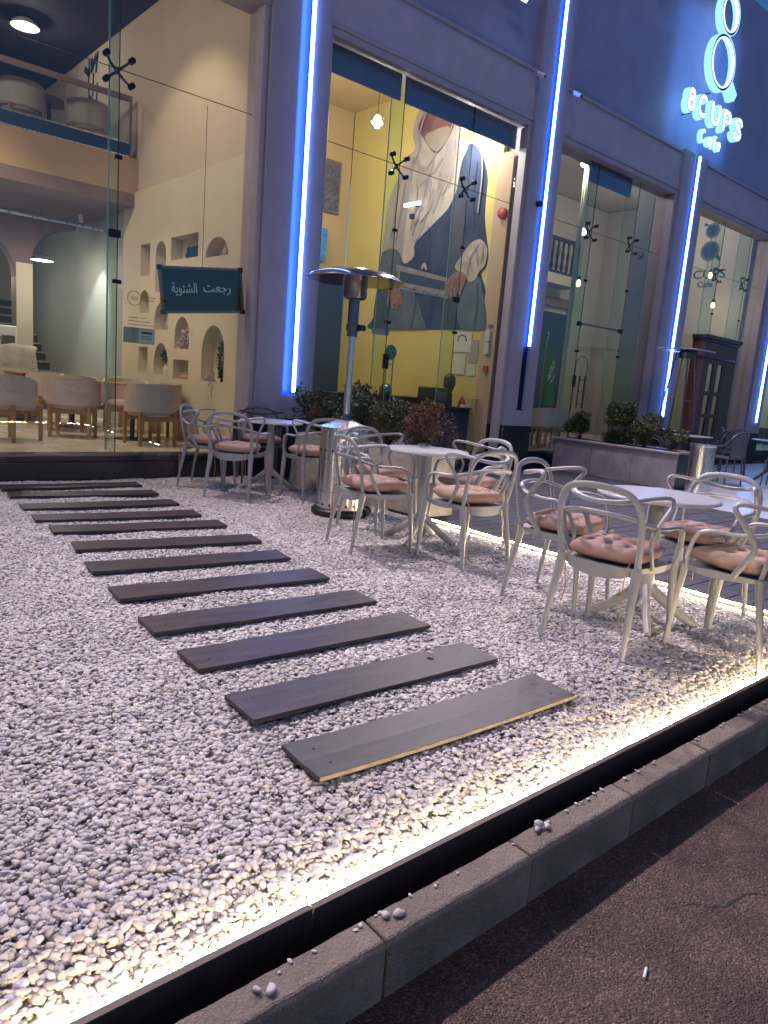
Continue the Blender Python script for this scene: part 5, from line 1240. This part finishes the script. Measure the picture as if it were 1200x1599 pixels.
tag(MB().lathe([(.05, 0), (.06, .15), (.055, .155), (.001, .02)], n=14, c=(8.88, 8.02, .40 + .531)).build('clear_jar', M['clear'], smooth=True), 'clear jar near the pink pier on the counter', 'jar')
for k, (u0_, u1_, z0_, z1_, mk, lb) in enumerate(((8.26, 8.66, 1.82, 2.14, 'paper', 'pale paper poster with dark curve on the yellow wall below the mural'), (8.10, 8.30, 1.66, 2.02, 'greysticker', 'grey poster overlapping the pale posters below the mural'), (8.35, 8.62, 1.46, 1.80, 'paper', 'cream menu sheet below the pale poster'), (8.12, 8.30, 1.45, 1.64, 'paper', 'cream menu sheet at the lower right of the poster group'))):
    p = tag(MB().box(8.936 + .002 * (k % 2), 8.9405 + .002 * (k % 2), u0_, u1_, z0_, z1_).build('poster', M[mk]), lb, 'poster', 'posters below the mural')
    if k == 0: MB().prism([stroke([(8.60 - .04, 2.0), (8.56, 2.06), (8.48, 2.10), (8.40, 2.07), (8.36, 2.0)], .02)], YZ, 8.933, 8.9355).build('print_mark', M['ink'], p)
for z0_, z1_, lb in ((2.00, 2.16, 'upper small framed notice on the pink pier'), (1.80, 1.98, 'lower small framed notice on the pink pier')):
    tag(MB().box(8.90, 8.943, 7.86, 7.95, z0_, z1_).build('framed_notice', M['paper'], bevel=.003), lb, 'notice')
tag(MB().box(8.92, 8.943, 7.84, 7.92, 2.22, 2.26).build('brass_label', M['frame']), 'short brown label above the framed notices on the pink pier', 'label')
tag(MB().box(8.90, 8.943, 7.85, 7.93, 1.52, 1.62).build('fire_call_point', M['red'], bevel=.006), 'small red fire call point on the pink pier', 'call point')
tag(MB().lathe([(.001, 0), (.085, 0), (.085, .035), (.05, .05), (.001, .05)], n=24, M4=Matrix.Translation((8.943, 7.87, 3.93)) @ Matrix.Rotation(-PI / 2, 4, 'Y')).build('alarm_bell', M['red'], smooth=True), 'round red alarm bell high on the pink pier', 'bell')

# ================================================================== BAYS 3-4 contents
t = thing('national_flag', 'green flag with white emblem on a pole in front of the dark doorway', 'flag', (13.4, 10.0, FL))
MB().tube([(13.20, 10.0, FL), (13.24, 10.0, 2.50)], .014, n=8).build('flag_pole', M['steel'], t); MB().lathe([(.001, 0), (.03, .03), (.001, .11)], n=10, c=(13.24, 10.0, 2.5)).build('finial', M['steel'], t, smooth=True)
vs = []; NU, NV = 24, 14
for j in range(NV + 1):
    for i in range(NU + 1):
        v = j / NV; u = i / NU; w = .06 + .46 * min(1, v * 1.25) ** .8
        vs.append((13.23 - .10 * v + u * w, 10.0 - .05 - .035 * math.sin(u * 17 + v * 2) * (0.3 + v), 2.38 - v * 1.38 + .03 * math.sin(u * 3)))
b = MB().add(vs, [(j * (NU + 1) + i, j * (NU + 1) + i + 1, (j + 1) * (NU + 1) + i + 1, (j + 1) * (NU + 1) + i) for j in range(NV) for i in range(NU)])
b.build('flag_cloth', M['flag'], t, smooth=True)
b = MB()
for pth in ([(13.28, 1.55), (13.32, 1.75), (13.38, 1.92)], [(13.33, 1.58), (13.37, 1.74), (13.43, 1.86)], [(13.36, 1.9), (13.42, 1.98), (13.46, 1.88), (13.42, 1.8)], [(13.38, 1.5), (13.50, 1.68)], [(13.26, 1.66), (13.30, 1.60), (13.34, 1.68)], [(13.30, 1.80), (13.35, 1.84), (13.40, 1.76)]):
    b.prism([stroke([(p.x, p.z) for p in cr([(u, 0, v) for u, v in pth], 4)], .016)], XZ, 9.895, 9.9)
b.build('flag_emblem', M['chalk'], t)
G3 = 'tub chairs inside the third shopfront'
dup(u0, (11.3, 8.55, FL), rad(10), 'beige tub chair just right of the second neon pillar behind glass', G3)
dup(u0, (12.1, 8.75, FL), rad(-30), 'beige tub chair left of the shrubs behind the third shopfront', G3)
ped_table('dark pedestal table beside the tub chairs of the third shopfront', 11.55, 9.2, FL)
def bulb(label, x, y, z, pw=0, ztop=6.2):
    t = thing('filament_bulb', label, 'lamp', (x, y, z), 0, 'hanging filament bulbs')
    MB().lathe([(.001, -.09), (.035, -.07), (.045, -.02), (.025, .04), (.02, .05)], n=14, c=(x, y, z)).build('bulb', M['lampwarm'], t, smooth=True)
    MB().lathe([(.03, .045), (.05, .05), (.03, .12), (.001, .13)], n=14, c=(x, y, z)).build('bulb_socket', M['black'], t, smooth=True)
    MB().tube([(x, y, z + .12), (x, y, ztop)], .004, n=5).build('cord', M['black'], t)
    if pw: point('lamp_light', (x, y, z - .14), pw, (1, .8, .55), t, .05)
bulb('warm hanging filament bulb in the third shopfront beside the patch fitting', 15.5, 9.5, 3.08, 15)
bulb('upper warm filament bulb near the glass fin of the third shopfront', 15.75, 9.5, 3.95, 0)
bulb('small warm bulb glowing in front of the cup logo lettering', 17.0, 8.45, 4.27, 0)
bulb('small warm bulb below the cup logo in the fourth bay', 17.2, 8.38, 3.62, 12)
bulb('small warm lamp left of the fins under the balcony', 12.7, 9.0, 3.5, 0)
pendant('bright bare lamp at the top left of the third shopfront', 12.35, 8.95, 5.60, .07, 6.2, 60, NEUT, dome=False)
pendant('white pendant lamp inside the fourth bay above the portal', 16.4, 9.2, 5.5, .1, 6.2, 80, NEUT, dome=False)
pendant('white pendant lamp deep behind the third shopfront', 14.6, 10.4, 4.9, .1, 6.2, 30, NEUT, dome=False)
pendant('pendant lamp in the last bay at the far right', 20.6, 9.0, 3.2, .1, 6.2, 60, NEUT, dome=False)
t = thing('arch_trellis', 'thin black metal arch frames standing behind the third shopfront', 'trellis', (13.0, 9.4, FL))
for cx in (12.75, 13.75):
    MB().tube([(cx - .22, 9.4, FL), (cx - .22, 9.4, 1.9)] + [(cx - .22 * math.cos(a), 9.4, 1.9 + .22 * math.sin(a)) for a in np.linspace(.2, PI - .2, 8)] + [(cx + .22, 9.4, 1.9), (cx + .22, 9.4, FL)], .010, n=6).build('arch_frame', M['black'], t)
t = thing('door_pull', 'black ladder shaped door handle on the third shopfront', 'door handle', (11.3, 7.66, 1.2))
MB().tube([(11.2, 7.67, 1.05), (11.2, 7.67, 1.62)], .011, n=6).tube([(11.36, 7.67, 1.05), (11.36, 7.67, 1.62)], .011, n=6).build('handle_bar', M['blackmetal'], t)
for z in (1.12, 1.34, 1.55): MB().tube([(11.2, 7.67, z), (11.36, 7.67, z)], .008, n=6).build('handle_rung', M['blackmetal'], t)
tag(MB().lathe([(.001, 0), (.06, 0), (.06, .03), (.001, .035)], n=20, M4=Matrix.Translation((13.418, 8.15, 4.1)) @ Matrix.Rotation(-PI / 2, 4, 'Y')).build('wall_bell', M['maroon'], smooth=True), 'small round dark bell high on the grey stub wall', 'bell')

# ================================================================== GRAVEL
def pebble_group():
    g = bpy.data.node_groups.new('gravel', 'GeometryNodeTree')
    g.interface.new_socket('Geometry', in_out='INPUT', socket_type='NodeSocketGeometry'); g.interface.new_socket('Geometry', in_out='OUTPUT', socket_type='NodeSocketGeometry')
    N = g.nodes; L_ = g.links
    gi = N.new('NodeGroupInput'); go = N.new('NodeGroupOutput')
    dp = N.new('GeometryNodeDistributePointsOnFaces'); dp.inputs['Density'].default_value = 11000; dp.inputs['Seed'].default_value = 3
    L_.new(gi.outputs[0], dp.inputs['Mesh'])
    ci = N.new('GeometryNodeCollectionInfo'); ci.inputs['Collection'].default_value = bpy.data.collections['pebble_kinds']; ci.inputs['Separate Children'].default_value = True; ci.inputs['Reset Children'].default_value = True
    ip = N.new('GeometryNodeInstanceOnPoints'); ip.inputs['Pick Instance'].default_value = True
    L_.new(dp.outputs['Points'], ip.inputs['Points']); L_.new(ci.outputs[0], ip.inputs['Instance'])
    ri = N.new('FunctionNodeRandomValue'); ri.data_type = 'INT'; ri.inputs['Min'].default_value = 0; ri.inputs['Max'].default_value = 7; ri.inputs['Seed'].default_value = 1
    L_.new(ri.outputs[2], ip.inputs['Instance Index'])
    rr = N.new('FunctionNodeRandomValue'); rr.data_type = 'FLOAT_VECTOR'; rr.inputs[0].default_value = (-.32, -.32, 0); rr.inputs[1].default_value = (.32, .32, 6.283); rr.inputs['Seed'].default_value = 2
    L_.new(rr.outputs[0], ip.inputs['Rotation'])
    rs = N.new('FunctionNodeRandomValue'); rs.data_type = 'FLOAT'; rs.inputs[2].default_value = .0; rs.inputs[3].default_value = 1.0; rs.inputs['Seed'].default_value = 5
    pw = N.new('ShaderNodeMath'); pw.operation = 'POWER'; pw.inputs[1].default_value = 1.7; L_.new(rs.outputs[1], pw.inputs[0])
    mr = N.new('ShaderNodeMapRange'); mr.inputs['To Min'].default_value = .34; mr.inputs['To Max'].default_value = 1.45; L_.new(pw.outputs[0], mr.inputs['Value'])
    L_.new(mr.outputs[0], ip.inputs['Scale'])
    rz_ = N.new('FunctionNodeRandomValue'); rz_.data_type = 'FLOAT_VECTOR'; rz_.inputs[0].default_value = (0, 0, -.0075); rz_.inputs[1].default_value = (0, 0, .0035); rz_.inputs['Seed'].default_value = 9
    sp = N.new('GeometryNodeSetPosition'); L_.new(dp.outputs['Points'], sp.inputs['Geometry']); L_.new(rz_.outputs[0], sp.inputs['Offset']); L_.new(sp.outputs[0], ip.inputs['Points'])
    L_.new(ip.outputs[0], go.inputs[0])
    return g
def pebble_mat():
    m = bpy.data.materials.new('pebble'); m.use_nodes = True; n = m.node_tree.nodes; l = m.node_tree.links; b = n['Principled BSDF']
    oi = n.new('ShaderNodeObjectInfo'); r = n.new('ShaderNodeValToRGB'); e = r.color_ramp
    e.elements[0].position = 0; e.elements[0].color = (.34, .305, .30, 1); e.elements[1].position = 1; e.elements[1].color = (.80, .77, .73, 1)
    for p, c in ((.08, (.47, .42, .40)), (.35, (.58, .535, .53)), (.6, (.64, .595, .585)), (.8, (.66, .57, .47)), (.93, (.76, .71, .70))):
        q = e.elements.new(p); q.color = (*c, 1)
    l.new(oi.outputs['Random'], r.inputs[0])
    tc = n.new('ShaderNodeTexCoord'); t = n.new('ShaderNodeTexNoise'); t.inputs['Scale'].default_value = 90; l.new(tc.outputs['Object'], t.inputs['Vector'])
    # broad dusty and dirty patches across the bed
    ge = n.new('ShaderNodeNewGeometry'); t2 = n.new('ShaderNodeTexNoise'); t2.inputs['Scale'].default_value = 1.6; t2.inputs['Detail'].default_value = 5; l.new(ge.outputs['Position'], t2.inputs['Vector'])
    mr = n.new('ShaderNodeMapRange'); mr.inputs['From Min'].default_value = .3; mr.inputs['From Max'].default_value = .7; mr.inputs['To Min'].default_value = .80; mr.inputs['To Max'].default_value = 1.08; l.new(t2.outputs['Fac'], mr.inputs['Value'])
    mr2 = n.new('ShaderNodeMapRange'); mr2.inputs['To Min'].default_value = .78; mr2.inputs['To Max'].default_value = 1.15; l.new(t.outputs['Fac'], mr2.inputs['Value'])
    mu = n.new('ShaderNodeMath'); mu.operation = 'MULTIPLY'; l.new(mr.outputs[0], mu.inputs[0]); l.new(mr2.outputs[0], mu.inputs[1])
    vm = n.new('ShaderNodeVectorMath'); vm.operation = 'SCALE'; l.new(r.outputs[0], vm.inputs[0]); l.new(mu.outputs[0], vm.inputs['Scale'])
    l.new(vm.outputs[0], b.inputs['Base Color']); b.inputs['Roughness'].default_value = .55
    return m
PM = pebble_mat()
pc = bpy.data.collections.new('pebble_kinds')
pmesh = []
for k in range(8):
    bm = bmesh.new(); bmesh.ops.create_icosphere(bm, subdivisions=2, radius=1)
    sx, sy, sz = .0120, .0120 * rng.uniform(.52, .85), .0120 * rng.uniform(.26, .48)
    for v in bm.verts:
        nn = noise.noise(v.co * 1.1 + Vector((k * 7.3, 0, 0))); v.co *= 1 + .42 * nn + .12 * noise.noise(v.co * 3.1 + Vector((k * 3.3, 9, 0)))
        v.co.x *= sx; v.co.y *= sy; v.co.z *= sz
    me = bpy.data.meshes.new('pebble'); bm.to_mesh(me); bm.free(); me.polygons.foreach_set('use_smooth', [True] * len(me.polygons)); me.materials.append(PM); pmesh.append(me)
    pc.objects.link(bpy.data.objects.new('pebble', me))
me = bpy.data.meshes.new('gravel')
gv = []; gf = []
NX, NY = 110, 64
for j in range(NY + 1):
    for i in range(NX + 1):
        x = -1.0 + (4.765 + 1.0) * i / NX; y = 1.226 + (7.615 - 1.226) * j / NY
        edge = min(1, (y - 1.226) / .12, (4.765 - x) / .12)
        ed2 = min(1, (y - 1.226) / .22, (4.765 - x) / .22)
        z = -.004 - .014 * (1 - ed2) + .013 * noise.noise(Vector((x * 2.2, y * 2.2, 0))) * edge + .006 * noise.noise(Vector((x * 6, y * 6, 3))) * edge - .004 * (1 - edge)
        gv.append((x, y, z))
for j in range(NY):
    for i in range(NX):
        k = j * (NX + 1) + i; gf.append((k, k + 1, k + NX + 2, k + NX + 1))
me.from_pydata(gv, [], gf); me.materials.append(M['bed'])
go_ = bpy.data.objects.new('gravel', me); C.objects.link(go_); go_['kind'] = 'stuff'; go_['label'] = 'bed of pale rounded pebbles'; go_['category'] = 'gravel'
md = go_.modifiers.new('pebbles', 'NODES'); md.node_group = pebble_group()
# stray pebbles on kerb, boards and gutter
st_ = [(1.10, 1.115, -.022), (1.13, 1.10, -.022), (.735, 1.105, -.020), (.76, 1.09, -.022), (1.72, 1.125, -.016), (1.74, 1.11, -.02), (1.70, 1.115, -.02), (2.30, 2.19, .045)]
for k in range(56): 
    x = nr.uniform(.7, 4.2); st_.append((x, 1.134 - abs(nr.normal(0, .012)), -.025))
for i, (x, y, z) in enumerate(st_[:8]):
    o = bpy.data.objects.new('pebble', pmesh[i % 8]); C.objects.link(o); o.location = (x, y, z); o.rotation_euler = (rng.uniform(-.3, .3), 0, rng.uniform(0, 6)); s = rng.uniform(.8, 1.5); o.scale = (s, s, s)
    tag(o, ['pale pebble lying on the kerb below the board joint', 'second pale pebble close behind it on the kerb', 'stray pebble on the lower left kerb top', 'small stray pebble beside it on the lower left kerb', 'brown grey stone on the kerb in the middle of the edging', 'pebble just behind the brown grey stone on the kerb', 'pebble wedged by the brown grey stone against the board', 'single pebble lying on the second stepping board from the kerb'][i], 'pebble', 'stray pebbles')
b = MB()
for (x, y, z) in st_[8:]:
    me = pmesh[int(nr.integers(8))]; s = nr.uniform(.2, .75); R4 = Matrix.Translation((x, y, z)) @ Matrix.Rotation(nr.uniform(0, 6), 4, 'Z') @ Matrix.Scale(s, 4)
    b.add([R4 @ v.co for v in me.vertices], [tuple(p.vertices) for p in me.polygons])
tag(b.build('stone_chips', PM, kind='stuff', smooth=True), 'small stone chips scattered along the kerb joint', 'stone chips')
b = MB(); cp = cr([(1.90, .80, 0), (2.0, .76, 0), (2.06, .70, 0), (2.18, .68, 0), (2.27, .60, 0), (2.36, .57, 0)], 6)
cp = [Vector((p.x + .006 * noise.noise(p * 30), p.y + .008 * noise.noise(p * 25 + Vector((3, 0, 0))), 0)) for p in cp]
for k in range(len(cp) - 1):
    w0 = .0028 * (1 - abs(k / len(cp) * 2 - 1)) + .0006; w1 = .0028 * (1 - abs((k + 1) / len(cp) * 2 - 1)) + .0006
    b.add([(cp[k].x, cp[k].y - w0, -.1768), (cp[k + 1].x, cp[k + 1].y - w1, -.1768), (cp[k + 1].x, cp[k + 1].y + w1, -.1768), (cp[k].x, cp[k].y + w0, -.1768)], [(0, 1, 2, 3)])
b.build('road_crack', M['black'], bpy.data.objects['road'])
# cigarette end and specks on the road
t = tag(MB().tube([(1.62, .70, -.173), (1.655, .713, -.173)], .0042, n=8).build('cigarette_end', M['white'], smooth=True), 'white cigarette end lying on the brown road', 'cigarette end')
b = MB()
for k in range(60):
    x, y = nr.uniform(.6, 3.2), nr.uniform(.2, .90); me = pmesh[int(nr.integers(8))]; s = nr.uniform(.08, .28); R4 = Matrix.Translation((x, y, -.1765)) @ Matrix.Rotation(nr.uniform(0, 6), 4, 'Z') @ Matrix.Scale(s, 4)
    b.add([R4 @ v.co for v in me.vertices], [tuple(p.vertices) for p in me.polygons])
tag(b.build('road_grit', M['kerb'], kind='stuff'), 'fine grit on the road surface', 'grit')
